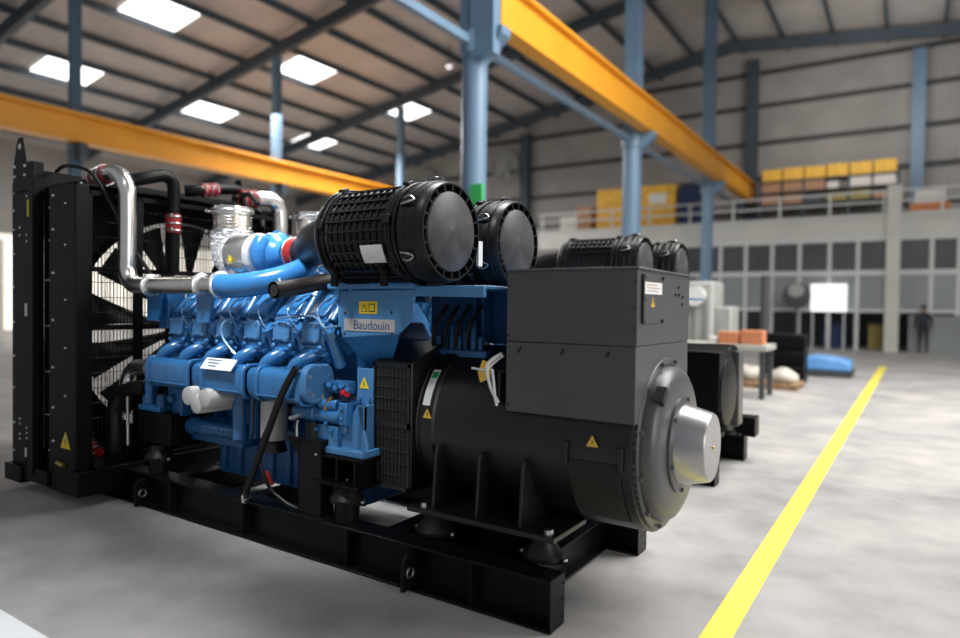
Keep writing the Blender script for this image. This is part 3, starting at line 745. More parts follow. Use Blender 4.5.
# ---- support post, hoses and cables
m=MB(); m.box(-1.695,-1.685,.02,.12,ZM,.70); m.box(-1.695,-1.50,.02,.032,ZM,.70); m.box(-1.51,-1.50,.02,.12,ZM,.70); m.box(-1.70,-1.495,.015,.125,.69,.705); m.box(-1.71,-1.48,.0,.13,ZM-.001,ZM+.008)
m.prism([(-1.80,.70),(-1.69,.70),(-1.69,.58)],'y',.02,.032)
po=m.build('filter_post','frame',G,bevel=.003)
MB().cyl((-1.62,.06,.70),(-1.62,.06,.80),.04,n=18).build('post_canister','rubber',po)
MB().tube([(-1.72,.03,.70),(-1.72,.03,.76),(-1.71,.03,.80)],.008,8,3).build('lever','bright',po)
MB().bolts([(-1.54,.019,.62)],(0,-1,0),.010,.008,0).build('post_screw','bright',po)
h=MB().tube([(-1.60,-.085,1.13),(-1.64,-.10,1.06),(-1.72,-.105,.93),(-1.84,-.10,.70),(-2.02,-.05,.45),(-2.13,-.01,.33),(-2.18,.02,.25)],.021,12,6).build('oil_drain_hose','rubber',G)
MB().cyl((-2.165,.012,.268),(-2.19,.025,.238),.027,n=14).build('hose_fitting','bright',h)
MB().tube([(-1.76,-.05,.93),(-1.86,-.04,.80),(-1.98,-.02,.64),(-2.0,-.01,.50),(-1.93,.0,.37),(-1.80,.02,.29),(-1.70,.04,.26)],.011,8,6).build('power_cable','rubber',G)
MB().tube([(-1.96,.0,.46),(-1.90,.0,.39)],.013,8,3,smooth=False).build('cable_marker','red',G,label='short red sleeve on the cable')
MB().tube([(-2.10,.02,.90),(-2.11,.02,.80),(-2.12,.03,.70),(-2.2,.08,.62)],.007,6,5).build('sensor_cable','rubber',G)

# ---- alternator
m=MB()
# octagonal fan housing behind the coupling
def octa(hw,z0,z1,ch): return [(GY-hw+.02,z0),(GY+hw-.02,z0),(GY+hw,z0+.02),(GY+hw,z1-ch*.32),(GY+hw-ch,z1),(GY-hw+ch,z1),(GY-hw,z1-ch*.32),(GY-hw,z0+.02)]
m.prism(octa(.49,.445,1.27,.30),'x',-1.265,-.985)
alt=m.build('alternator','altgrey',G,bevel=.008)
m=MB(); m.lathe((-1.0,GY,.81),(1,0,0),[(0,.445),(.02,.466),(.03,.466),(.035,.460),(.06,.460),(.065,.468),(.14,.468),(.15,.455),(1.28,.455),(1.285,.44),(1.30,.44)],80)
dr=m.build('drum','altgrey',alt)
# grille of the fan housing: frame, wires
m=MB(); yg=GY-.49
m.box(-1.262,-.988,yg-.012,yg,.450,.47); m.box(-1.262,-.988,yg-.012,yg,1.145,1.165); m.box(-1.262,-.988,yg-.012,yg,.80,.835)
m.box(-1.262,-1.245,yg-.012,yg,.45,1.165); m.box(-1.005,-.988,yg-.012,yg,.45,1.165)
for i in range(1,9): x=-1.245+i*.0267; m.cyl((x,yg-.008,.46),(x,yg-.008,1.15),.0028,n=4,caps=False)
for z in (.53,.60,.67,.74,.90,.965,1.03,1.09): m.cyl((-1.25,yg-.009,z),(-1.0,yg-.009,z),.0035,n=4,caps=False)
m.mi=1; m.box(-1.245,-1.005,yg-.0015,yg-.0005,.47,1.145)  # dark sheet paints the shade behind the grille wires
m.build('intake_grille',('altgrey','ink_shade'),alt,smooth=False)
# end bell, dome and cone
m=MB(); m.lathe((.275,GY,.81),(1,0,0),[(0,.44),(.022,.44),(.028,.434),(.028,.405),(.008,.402),(.008,.392),(.062,.390),(.080,.378),(.096,.350),(.105,.32),(.108,.10)],72)
eb=m.build('end_bell','bellgrey',alt)
for a in (135,-35): 
    u=V((0,math.cos(math.radians(a)),math.sin(math.radians(a)))); t=V((0,-u.z,u.y))
    MB().obox(V((.355,GY,.81))+u*.38,(.05,.09,.04),Matrix((V((1,0,0)),t,u)).transposed()).build('vent_slot','ink_shade',eb)
bolt_set([V((.31,GY+math.cos(math.radians(a))*.42,.81+math.sin(math.radians(a))*.42)) for a in range(15,375,30)],(1,0,0),.012,.012,'bellgrey',eb)
m=MB(); m.lathe((.375,GY,.81),(1,0,0),[(0,.245),(.018,.245),(.022,.235),(.025,.20)],60); bs=m.build('cone_flange','bellgrey',alt)
bolt_set([V((.397,GY+math.cos(math.radians(a))*.228,.81+math.sin(math.radians(a))*.228)) for a in range(20,380,60)],(1,0,0),.012,.012,'bellgrey',bs)
m=MB(); m.lathe((.393,GY,.81),(1,0,0),[(0,.206),(.135,.172),(.143,.165),(.143,.02)],64); cn=m.build('shaft_cone','conegrey',alt)
MB().sphere((.537,GY,.81),.009,10,6).build('cone_screw','brass',cn)
# louvre vent at the drive end of the drum
m=MB(); n=14
for i in range(n):
    a=math.radians(186+i*3.35); u=V((0,math.cos(a),math.sin(a))); t=V((0,-u.z,u.y)); M_=Matrix((V((1,0,0)),t,u)).transposed()
    m.obox(V((.10,GY,.81))+u*.459,(.27,.004,.006),M_)
for i in range(19):
    x=-.025+i*.0139
    for j in range(5):
        a=math.radians(186+j*10.9); u=V((0,math.cos(a),math.sin(a))); t=V((0,-u.z,u.y))
    pts=[V((x,GY+math.cos(math.radians(186+j*4.4))*.462,.81+math.sin(math.radians(186+j*4.4))*.462)) for j in range(11)]
    m.tube(pts,.0028,4,1,smooth=False)
m.mi=1  # dark sheet paints the shaded depth behind the louvre
R0=[m.bm.verts.new((-.03,GY+math.cos(math.radians(186+j*4.4))*.4575,.81+math.sin(math.radians(186+j*4.4))*.4575)) for j in range(11)]
R1=[m.bm.verts.new((.23,GY+math.cos(math.radians(186+j*4.4))*.4575,.81+math.sin(math.radians(186+j*4.4))*.4575)) for j in range(11)]
for j in range(10): m.face([R0[j],R0[j+1],R1[j+1],R1[j]])
m.build('vent_louvre',('altgrey','ink_shade'),alt,smooth=False)
for x in (-.045,.235):
    MB().box(x-.012,x+.012,.215,.24,.74,.85).build('vent_catch','altgrey',alt,bevel=.004)
stick_tri('warning_sticker',(.095,.2225,.862),.055,'-y',alt,m_='orange')
# drum labels follow the curve
def curved_label(name,x0,x1,a0,a1,m_,lab=None,shear=.0,r=.457):
    m=MB(); n=8; A=[];B=[]; r=max(r,.4695)
    for i in range(n+1):
        a=math.radians(a0+(a1-a0)*i/n); A.append(m.bm.verts.new((x0-shear*i/n,GY+math.cos(a)*r,.81+math.sin(a)*r))); B.append(m.bm.verts.new((x1-shear*i/n,GY+math.cos(a)*r,.81+math.sin(a)*r)))
    for i in range(n): m.face([A[i],A[i+1],B[i+1],B[i]])
    return m.build(name,m_,alt,label=lab)
curved_label('drum_label',-.935,-.885,137,164,'paper','white strip label on the drum')
curved_label('label_mark',-.93,-.89,139,144,'green',r=.4700)
curved_label('label_print',-.775,-.75,147,159,'ink_shade',r=.4580) if False else None
stick_tri('warning_sticker',(-.89,.2245,.895),.055,'-y',alt,m_='orange')
# feet and ribs
for s_ in (1,-1):
    def Y(y): return y if s_>0 else 2*GY-y
    m=MB(); m.box(-.95,-.05,Y(.125),Y(.50),.370,.398); ft=m.build('mounting_foot','altgrey',alt,bevel=.004)
    bolt_set([(-.86,Y(.17),.398),(-.10,Y(.17),.398)],(0,0,1),.026,.022,'bright',ft,'foot_bolt')
    for x in (-.81,-.53,-.27): MB().prism([(Y(.165),.39),(Y(.185),.70),(Y(.20),.725),(Y(.27),.73),(Y(.50),.42),(Y(.50),.38)],'x',x,x+.018).build('foot_rib','altgrey',ft,bevel=.003)

# ---- terminal box
TX0,TX1,TY0,TY1,TZ0,TZ1,TM=-.387,.302,.226,1.065,.962,1.687,1.32
m=MB(); m.box(TX0,TX1,TY0,TY1,TM+.0015,TZ1-.012); m.box(TX0-.006,TX1+.008,TY0-.008,TY1+.008,TZ1-.012,TZ1)
tb=m.build('terminal_box','boxgrey',G,bevel=.003)
m=MB(); m.box(TX0,TX1-.003,TY0,TY1-.003,TZ0,TM-.0015); m.build('lower_box','boxgrey',tb,bevel=.003)
m=MB().prism([(TX0,1.268),(TX1,1.270),(TX1,1.273),(TX0,1.271)],'y',TY0+.001,TY0+.0035); m.build('panel_seam','ink_shade',tb)
for x in (-.31,-.07,.165):
    MB().obox((x,TY0+.001,1.279),(.012,.012,.03),Matrix.Rotation(.5,3,'Y')).build('panel_screw','ink_shade',tb)
m=MB().box(TX1,TX1+.004,TY0+.06,TY0+.36,1.425,1.655); ap=m.build('access_panel','boxgrey',tb,bevel=.002)
m=MB(); m.box(TX1+.001,TX1+.012,TY0+.05,TY0+.066,1.43,1.655)
for y_,z_ in ((TY0+.075,1.645),(TY0+.345,1.645),(TY0+.075,1.435),(TY0+.345,1.435),(TY0+.075,1.54)): m.cyl((TX1,y_,z_),(TX1+.012,y_,z_),.011,n=8)
m.build('panel_hinge','ink_shade',ap)
MB().box(TX1+.004,TX1+.0055,TY0+.075,TY0+.335,1.565,1.622).build('panel_label','paper',ap,label='white printed label')
m=MB()
for i,w in enumerate((.15,.19,.17)): m.box(TX1+.0055,TX1+.006,TY0+.11,TY0+.11+w,1.607-i*.014,1.610-i*.014)
m.build('label_print','red',ap)
stick_tri('warning_sticker',(TX1+.004,TY0+.20,1.525),.05,'+x',ap,m_='orange')
m=MB()
for y_,z_ in ((.85,1.61),(.92,1.52),(.86,1.57),(.93,1.56),(.80,1.57)): m.cyl((TX1,y_,z_),(TX1+.006,y_,z_),.009,n=8)
for z_ in (1.10,1.2,1.4,1.5,1.62): m.cyl((TX1-.01,TY0-.0,z_),(TX1-.01,TY0-.006,z_),.006,n=6)
for z_ in (1.0,1.35,1.6): m.cyl((TX0+.015,TY0-.0,z_),(TX0+.015,TY0-.006,z_),.006,n=6)
m.build('box_screws','ink_shade',tb)
MB().box(TX1-.10,TX1-.02,TY1,TY1+.06,1.05,1.2).build('cable_gland_plate','boxgrey',tb,bevel=.002)

# ---- hang tag on the drum
T=empty('inspection_tag',(-.49,.26,1.20),'yellow tag with white straps hanging from the front alternator beside its terminal box','tag')
MB().prism([(-.56,1.15),(-.53,1.215),(-.475,1.195),(-.485,1.12),(-.545,1.095)],'y',.226,.230).build('tag_card','orange',T)
MB().tube([(-.44,.27,1.25),(-.475,.235,1.22),(-.50,.222,1.18),(-.47,.212,1.08),(-.425,.215,1.0)],.010,6,6).build('strap','paper',T)
MB().tube([(-.43,.27,1.24),(-.47,.235,1.20),(-.505,.225,1.165),(-.60,.228,1.168)],.006,6,5).build('tie','paper',T)
MB().tube([(-.47,.225,1.17),(-.45,.21,1.1),(-.44,.21,1.02),(-.43,.21,.985)],.007,6,5).build('strap','paper',T)
MB().prism([(-.43,.225),(-.418,.25),(-.418,.30),(-.52,.30)],'z',1.0,1.16).build('cable_guard','altgrey',alt,bevel=.003)

# ================================================================== SECOND GENERATOR SET BEHIND
G2=empty('diesel_generator_set',(-1.9,.655+3.03,0),'second black generator set standing behind the front one, mostly hidden, two drum filters showing','generator','diesel generator sets')
SKIP={'terminal_box','alternator','aftercooler'}
def copy_tree(o,parent):
    c=o.copy(); COL.objects.link(c); c.parent=parent
    for ch in list(o.children):
        if ch.name.split('.')[0] not in ('lifting_plate','side_post'): copy_tree(ch,c)
    return c
for ch in list(G.children):
    if ch.name.split('.')[0] in SKIP: continue
    c=copy_tree(ch,G2)
    if ch is FILT[1]: c.location.x += .14
GB=GY+3.03
m=MB(); m.prism([(y+3.03,z) for y,z in octa(.47,.445,1.12,.2)],'x',-1.265,-.6); m.lathe((-.62,GB,.77),(1,0,0),[(0,.40),(.60,.40),(.61,.38)],60)
a2=m.build('alternator','black',G2,bevel=.008)
m=MB(); m.box(-.50,.0,GB-.60,GB+.02,.62,1.13); m.build('housing','black',a2,bevel=.012)
m=MB(); m.box(-.03,.04,GB-.02,GB+.17,.42,1.11); m.build('end_flange','bellgrey',a2,bevel=.01)
m=MB(); m.box(-.30,.0,GB+.17,GB+.36,.45,1.0); m.build('side_box','black',a2,bevel=.01)
m=MB(); m.lathe((-.02,GB-.28,.77),(1,0,0),[(0,.30),(.03,.30),(.05,.22),(.06,.12)],48); m.build('end_cover','rubber',a2)
for s_ in (1,-1):
    m=MB(); m.box(-.75,-.04,GB-s_*.20,GB-s_*.60,.355,.40); m.prism([(GB-s_*.15,.38),(GB-s_*.55,.38),(GB-s_*.42,.7)],'x',-.3,-.27); m.build('mounting_foot','black',a2,bevel=.004)
m=MB().box(-.10,.10,GB+.46,GB+.66,.246,.44); m.build('mount_block','black',a2,bevel=.01)

# ================================================================== HALL
def S_(o): return struct(o)
S_(MB().box(-36,14,-6,34,-.1,0).build('floor','concrete'))
m=MB(); dx=.13/19
A=[(.54,-4),(.655,-4),(.86,18.2),(.68,18.2)]
S_(MB().prism(A,'z',.0,.002).build('trim_1','yline'))
S_(MB().prism([(-4.5,-1.45),(-1.72,-1.45),(-1.72,-1.285),(-2.27,-1.285),(-2.5,-1.29),(-4.5,-1.29)],'z',0,.002).build('trim_2','wline'))
# roof : two pitches with purlins and rafters
XR,ZR=-6.,14.4
def rz(x): return ZR+.17*(x-XR) if x<XR else ZR-.115*(x-XR)
m=MB(); m.prism([(-36,rz(-36)),(XR,ZR),(14,rz(14)),(14,rz(14)+.08),(XR,ZR+.08),(-36,rz(-36)+.08)],'y',-6,34)
roof=S_(m.build('ceiling','roof'))
purl=[-21.1+1.0167+2.0333*i for i in range(-8,17)]
for x in purl:
    if abs(x)<40: MB().box(x-.05,x+.05,-6,33,rz(x)-.26,rz(x)-.02).build('purlin','steelgrey',roof)
for y in (-.4,7.5,15.0,22.6,30.2):
    m=MB(); m.prism([(-36,rz(-36)-.75),(XR,ZR-.75),(14,rz(14)-.75),(14,rz(14)-.27),(XR,ZR-.27),(-36,rz(-36)-.27)],'y',y-.11,y+.11); m.build('rafter','steelgrey',roof)
# skylights in the sheeting
n_=0
for x in (-21.1,-27.2):
    for y in ((10.9,17.7,24.7) if x>-25 else (10.7,17.2,23.9)):
        n_+=1; z=rz(x)
        a=.95; Mr=Matrix.Rotation(-math.atan(.17),3,'Y')
        S_(MB().obox((x,y,z-.04),(1.88,2.1,.02),Mr).build('window_%d'%n_,'skylight'))
# walls
S_(MB().prism([(-36,0),(14,0),(14,rz(14)),(XR,ZR),(-36,rz(-36))],'y',32,32.2).build('wall_back','wall'))
S_(MB().box(-36.2,-36,-6,34,0,rz(-36)).build('wall_left','wall'))
wb=[o for o in COL.objects if o.name=='wall_back'][0]
for z in (6.3,7.9,9.6,11.4,13.0): 
    x1=14 if z<11.8 else 6.0; x0=-36 if z<9 else (XR-(ZR-z)/.17)
    MB().box(x0,x1,31.85,32.0,z-.09,z+.09).build('girt','girt',wb)
def column(x,y,z1,w=.42,d=.30,m_='colblue'):
    m=MB(); m.box(x-w/2,x+w/2,y-d/2,y-d/2+.03,0,z1); m.box(x-w/2,x+w/2,y+d/2-.03,y+d/2,0,z1); m.box(x-.02,x+.02,y-d/2,y+d/2,0,z1); m.box(x-w/2+.01,x+w/2-.01,y-.02,y+.02,.0,z1)
    m.box(x-w/2-.1,x+w/2+.1,y-d/2-.1,y+d/2+.1,0,.03)
    return S_(m.build('steel_column',m_))
def rcolumn(x,y,z1,r):
    m=MB().cyl((x,y,0),(x,y,z1),r,n=28); m.box(x-r-.12,x+r+.12,y-r-.12,y+r+.12,0,.03)
    return S_(m.build('steel_column','colblue'))
for y,r in ((7.55,.235),(15.8,.27),(24.3,.22)):
    c=rcolumn(-5.5,y,6.5,r)
    MB().box(-5.72,-5.28,y-.2,y+.2,6.5,ZR-.7).build('upper_column','colblue',c,bevel=.01)
    if y<8: MB().box(-5.46,-4.95,y-.25,y-.02,6.0,9.5).build('bracket_plate','colblue',c,bevel=.01)
    MB().prism([(-5.3,5.95),(-4.83,6.35),(-4.83,6.499),(-5.3,6.499)],'y',y-.15,y+.15).build('crane_bracket','colblue',c,bevel=.01)
    MB().cyl((-5.5,y,6.1),(-5.5,y,6.5),r+.05,n=28).build('column_collar','colblue',c)
for y in (7.46,15.05,22.7): 
    c=column(-20,y,rz(-20)-.75,.30,.26,'colblue'); MB().box(-20.0,-19.45,y-.12,y+.12,5.75,6.2).build('crane_bracket','steelgrey',c,bevel=.01)
for x,m_ in ((-17.9,'steelgrey'),(-5.3,'steelgrey'),(1.45,'colblue')): S_(MB().box(x-.25,x+.25,31.4,31.86,0,rz(x)-.75).build('steel_column',m_))
# tie beam running along the right column row
m=MB().obox((-5.5,13.5,6.32),(.12,40,.15)); m.build('tie_beam','colblue')['kind']='structure'
m=MB(); m.box(-5.9,-5.82,-6,31.3,8.1,8.2); m.build('conduit_run','steelgrey')['kind']='structure'
# crane runway beams
def runway(x,z,y0,y1,h,w,lab,rail=True):
    o=empty('crane_runway_beam',(x,(y0+y1)/2,z),lab,'beam')
    m=MB(); m.box(x-w/2,x+w/2,y0,y1,z,z+.06); m.box(x-w/2,x+w/2,y0,y1,z+h-.08,z+h); m.box(x-.05,x+.05,y0,y1,z+.05,z+h-.07); m.build('girder','crane',o,bevel=.01)
    MB().box(x-.04,x+.04,y0,y1,z+h,z+h+.07).build('crane_rail','crane',o)
    return o
runway(-5.03,6.50,7.62,31,.90,.36,'orange crane runway beam on the brackets of the round blue columns')
runway(-19.75,6.22,-6,24.5,.86,.5,'orange crane runway beam at the left on the slim grey blue columns')
# mezzanine with glazed workshop front
MY=26.
m=MB(); m.box(-14,6,MY,31.3,4.25,5.05); mz=m.build('mezzanine_floor','mezz'); mz['kind']='structure'
MB().box(-14,6,MY-.06,MY,5.02,5.12).build('slab_trim','railm',mz)
rl=bpy.data.objects.new('trim_3',None); COL.objects.link(rl); rl['kind']='structure'; rl.location=(-4,MY+.1,5.05)
for z in (5.55,5.95): MB().box(-14,6,MY+.06,MY+.12,z-.035,z+.035).build('rail','railm',rl)
for i in range(12): x=-13.8+i*1.78; MB().box(x-.04,x+.04,MY+.05,MY+.13,5.05,5.95).build('railing_post','railm',rl)
S_(MB().box(.55,1.0,MY-.25,MY+.0,0,6.1).build('steel_column','mezz'))
S_(MB().box(-14,6,MY+3.4,MY+3.5,0,4.25).build('wall_workshop','darkroom'))
S_(MB().box(-14,6,MY+1.5,MY+1.56,0,3.0).build('partition','greypanel')) if False else None
# frames
fr=bpy.data.objects.new('window_20',None); COL.objects.link(fr); fr['kind']='structure'; fr.location=(-4,MY,0)
for x in (-7.5,-5.35,-4.35,-3.35,-2.35,-1.35+.05,-.35,1.95,2.75,4.0): MB().box(x-.07,x+.07,MY-.02,MY+.06,0,4.25).build('window_mullion','railm',fr)
for z,h in ((2.92,.10),(1.50,.06),(4.2,.10)): MB().box(-8,6,MY-.03,MY+.05,z-h,z+h).build('window_transom','railm',fr)
MB().box(-8,6,MY+.01,MY+.02,2.95,4.2).build('upper_pane','darkroom',fr)
MB().box(-8,6,MY+.015,MY+.022,1.5,2.9).build('middle_pane','greypanel',fr)
MB().box(1.3,6,MY-.05,MY-.03,.0,1.35).build('door_leaf','greypanel',fr)

# ---- things on the mezzanine
def crate(name,x0,x1,y0,y1,z0,z1,m_,lab,cat,grp=None,strap=None):
    o=MB().box(x0,x1,y0,y1,z0,z1).build(name,m_,bevel=.015); tag(o,lab,cat,grp)
    return o
oc=crate('storage_container',-11.5,-7.7,27.3,29,5.05,7.15,'ytarp','big orange yellow container on the mezzanine behind the railing','container')
MB().box(-8.9,-8.1,27.28,27.3,6.3,6.75).build('container_label','paper',oc)
MB().box(-11.5,-7.7,27.26,27.3,5.85,5.95).build('container_rib','ytarp',oc)
crate('blue_cabinet',-7.6,-6.6,27.4,28.6,5.05,7.0,'navy','dark navy blue cabinet beside the orange yellow container','cabinet')
for i,(x,w,h,m_,lab) in enumerate(((-13.4,.9,.9,'whitebox','pale carton at the far left end of the mezzanine'),(-12.5,.75,1.35,'cardboard','tall brown carton left of the orange yellow container'))):
    crate('carton',x,x+w,27.2,28,5.05,5.05+h,m_,lab,'box','mezzanine cartons')
# long rack at the back of the mezzanine with three levels
rk=empty('storage_rack',(-1.8,29.8,5.05),'long rack of boxes on the mezzanine against the back wall','rack')
for z in (5.2,6.18,6.72,7.22): MB().box(-4.5,.85,29.4,30.4,z-.03,z+.03).build('shelf','girt',rk)
for x in (-4.5,-2.7,-.95,.85): MB().box(x-.04,x+.04,29.4,29.5,5.05,7.3).build('upright','steelgrey',rk)
ords=['first','second','third','fourth','fifth','sixth']
for i in range(6):
    x=-4.4+i*.87; crate('amber_crate',x,x+.80,29.42,30.3,7.25,7.25+.52+.02*(i%2),'ytarp','amber yellow crate, %s from the left on the rack top shelf'%ords[i],'crate','amber crates on the rack top')
for i in range(6):
    x=-4.4+i*.87; mm='cardboard' if i<3 else 'whitebox'
    crate('carton',x,x+(.78 if i!=3 else .45),29.42,30.2,6.75,6.75+(.40 if i!=3 else .3),mm,'%s carton, %s from the left on the rack upper shelf'%('brown' if i<3 else 'white',ords[i]),'box','cartons on the rack upper shelf')
for i in range(6):
    x=-4.4+i*.87; mm=('cardboard','cardboard','darkroom','olive','olive','cardboard')[i]
    crate('carton',x,x+.76,29.42,30.2,6.21,6.21+(.40,.38,.3,.34,.36,.30)[i],mm,'%s carton, %s from the left on the rack lower shelf'%(('brown','brown','dark','olive','olive','brown')[i],ords[i]),'box','cartons on the rack lower shelf')
crate('carton',1.25,2.5,27.0,27.9,5.05,5.55,'carton','reddish carton behind the railing at the right end','box')
crate('carton',1.4,2.35,27.0,27.9,5.55,6.0,'whitebox','white carton stacked on the reddish carton at the right','box')
# ---- wall fans
for x,z,r in ((-19.4,9.95,.95),(-25.4,9.4,.95)):
    f=empty('exhaust_fan',(x,31.9,z-r),'pale round exhaust fan on the back wall %s'%('right of the thick round column' if x>-20 else 'above the front air filter'),'fan','wall exhaust fans')
    MB().lathe((x,31.98,z),(0,-1,0),[(0,r),(.25,r),(.25,r*.9),(.08,r*.88)],40).build('housing','fandisc',f)
    for k in range(5):
        a=k*2*PI/5; M_=Matrix.Rotation(-a,3,'Y'); MB().obox(V((x,31.78,z))+M_@V((r*.5,0,0)),(r*.72,.03,r*.34),M_).build('blade','fandisc',f)
    MB().cyl((x,31.65,z),(x,31.86,z),r*.2,n=20).build('hub','fandisc',f)
f=empty('exhaust_fan',(-30,7.4,10.0),'dark round fan up under the roof in the upper left corner','fan','wall exhaust fans')
MB().lathe((-30,7.4,11.0-.9),(.7,-.7,0),[(0,1.0),(.3,1.0),(.3,.9),(.1,.88)],40).build('housing','greypanel',f)
MB().cyl((-29.8,7.2,10.1),(-29.6,7.0,10.1),.25,n=20).build('hub','greypanel',f)
MB().box(-30.1,-29.9,7.45,7.55,10.1,rz(-30)-.02).build('hanger','steelgrey',f)
# small pendant lamps
for (x,y) in ((-14.2,10.5),(-15.5,20.5)):
    z=rz(x)-1.0; l=empty('pendant_lamp',(x,y,z),'small pale lamp hanging under the roof, %s'%('nearer one, upper left of the thick column' if y<15 else 'farther one, just left of the thick column'),'lamp','pendant lamps')
    MB().cyl((x,y,z+.3),(x,y,rz(x)-.02),.02,n=8).build('stem','steelgrey',l)
    MB().lathe((x,y,z),(0,0,1),[(0,.22),(.1,.2),(.25,.08),(.32,.05)],20).build('shade','fandisc',l)
    MB().sphere((x,y,z),.14,14,8).build('bulb','screen',l)
# green sign on the thick column
sg=MB().box(-5.36,-5.10,7.22,7.30,3.30,3.68).build('safety_sign','greensign',bevel=.01); tag(sg,'small green safety sign on the thick round column','sign')

# ---- workshop and floor things at the back right
sc=empty('display_screen',(-1.27,25.6,0),'bright white screen standing in front of the glazed workshop','screen')
MB().box(-1.88,-.66,25.6,25.66,1.45,2.5).build('panel','screen',sc)
for x in (-1.8,-.74): MB().box(x-.03,x+.03,25.6,25.66,0,1.45).build('leg','railm',sc)
pf=empty('pedestal_fan',(-2.3,25.3,0),'dark pedestal fan left of the bright white screen','fan')
MB().lathe((-2.3,25.1,2.05),(0,-1,0),[(0,.25),(.05,.5),(.12,.5),(.2,.3)],32).build('cage','darkroom',pf)
MB().cyl((-2.3,25.2,0.04),(-2.3,25.2,1.9),.05,n=12).build('pole','darkroom',pf)
MB().cyl((-2.3,25.2,0),(-2.3,25.2,.06),.35,n=24).build('foot','darkroom',pf)
MB().lathe((-2.3,24.88,2.25),(0,-1,0),[(0,.28),(.03,.26)],24).build('motor_cover','fandisc',pf)

# workbench
wb2=empty('workbench',(-1.25,9.3,0),'pale workbench behind the alternators with orange cartons on it','table')
MB().box(-2.6,-.62,9.0,9.9,.80,.90).build('top','desk',wb2,bevel=.01)
for x in (-2.5,-.70):
    for y in (9.08,9.82): MB().box(x-.04,x+.04,y-.04,y+.04,0,.80).build('leg','darkroom',wb2)
crate('carton',-1.42,-1.10,9.1,9.4,.90,1.11,'carton','left one of two orange cartons on the pale workbench','box','orange cartons on the workbench')
crate('carton',-1.06,-.70,9.1,9.42,.90,1.14,'carton','right one of two orange cartons on the pale workbench','box','orange cartons on the workbench')
crate('carton',-1.58,-1.46,9.1,9.35,.90,1.02,'whitebox','small white box beside the orange cartons on the workbench','box')
mc=empty('wrapped_machine',(-2.0,11.2,0),'tall pale grey machine standing behind the workbench','machine')
MB().box(-2.9,-1.95,10.9,11.8,0,2.05).build('body','tealgrey',mc,bevel=.06)
MB().box(-1.95,-1.62,11,11.7,0,1.55).build('side_unit','tealgrey',mc,bevel=.04)
for i in range(4): MB().box(-2.75+i*.22,-2.67+i*.22,10.86,10.91,.5,1.75).build('slat','fandisc',mc)
MB().cyl((-2.3,10.8,1.75),(-2.3,10.92,1.75),.2,n=20).build('round_cover','white',mc)
for i,x in enumerate((-3.3,-1.55)):
    c=MB().cyl((x,14.2,0),(x,14.2,2.3),.11,n=18).build('gas_cylinder','darkroom'); tag(c,'dark upright cylinder %s the tall pale machine'%('left behind' if i==0 else 'right behind'),'cylinder','dark gas cylinders')
# black cabinet, sacks on pallet, blue wrapped pallet
bc=empty('black_crate',(-.85,12.2,0),'black slatted crate standing behind the beige sacks','crate')
MB().box(-1.25,-.42,12.0,12.6,0,1.0).build('body','black',bc,bevel=.02)
for i in range(3): MB().box(-1.26,-.41,11.97,12.0,.1+i*.32,.32+i*.32).build('board','black',bc,bevel=.01)
pal=empty('wooden_pallet',(-.95,11.0,0),'low wooden pallet under the beige sacks','pallet')
for i in range(3): MB().box(-1.55,-.35,10.65+i*.36,10.75+i*.36,0,.09).build('runner','wood',pal)
for i in range(6): MB().box(-1.55+i*.205,-1.38+i*.205,10.62,11.5,.09,.12).build('deck_board','wood',pal)
for k,(x,y,z,sx,lab) in enumerate(((-1.24,10.95,.25,.26,'beige sack on the left of the wooden pallet'),(-.66,10.95,.22,.29,'beige sack on the right of the wooden pallet'))):
    m=MB().sphere((x,y,z),1,20,12,(sx,.28,.16))
    for v in m.bm.verts: v.co.z += .02*math.sin(v.co.x*17)+.015*math.sin(v.co.y*23); v.co.z=max(v.co.z,.121 if k<2 else .0)
    tag(m.build('beige_sack','cloth'),lab,'sack','beige sacks')
bp2=empty('wooden_pallet',(-.25,14.2,0),'low dark pallet under the blue wrapped load','pallet')
for i in range(3): MB().box(-.80,.28,13.9+i*.5,14.0+i*.5,0,.10).build('runner','darkroom',bp2)
MB().box(-.82,.30,13.88,15.02,.10,.14).build('deck','darkroom',bp2)
bl=MB().prism([(-.80,.141),(.28,.141),(.26,.36),(.05,.42),(-.5,.47),(-.78,.38)],'y',13.92,14.98).build('wrapped_load','bluewrap',bevel=.05,seg=3); tag(bl,'blue plastic wrapped load on a low dark pallet','load')
# blurred goods behind the workshop front
crate('yellow_drum',-.0,.55,27,27.5,0,1.0,'olive','olive yellow block behind the workshop glazing','box')
crate('dark_cabinet',-1.6,-.75,27,27.8,0,1.1,'navy','dark low cabinet behind the bright screen','cabinet')
# shelf stack beyond the left of the radiator
S_(MB().box(-35.98,-35.9,9.0,29.0,0,4.7).build('window_21','doorlight'))  # glowing door, widened so its light shows through the radiator fan
lt=empty('storage_shelving',(-26.5,7.2,0),'pale shelving far behind, left of the radiator','shelf')
MB().box(-27.5,-25.2,6.8,7.6,0,3.6).build('backing','whitebox',lt,bevel=.02)
MB().box(-27.5,-25.2,6.75,6.8,.6,1.4).build('blue_bin','bluewrap',lt)

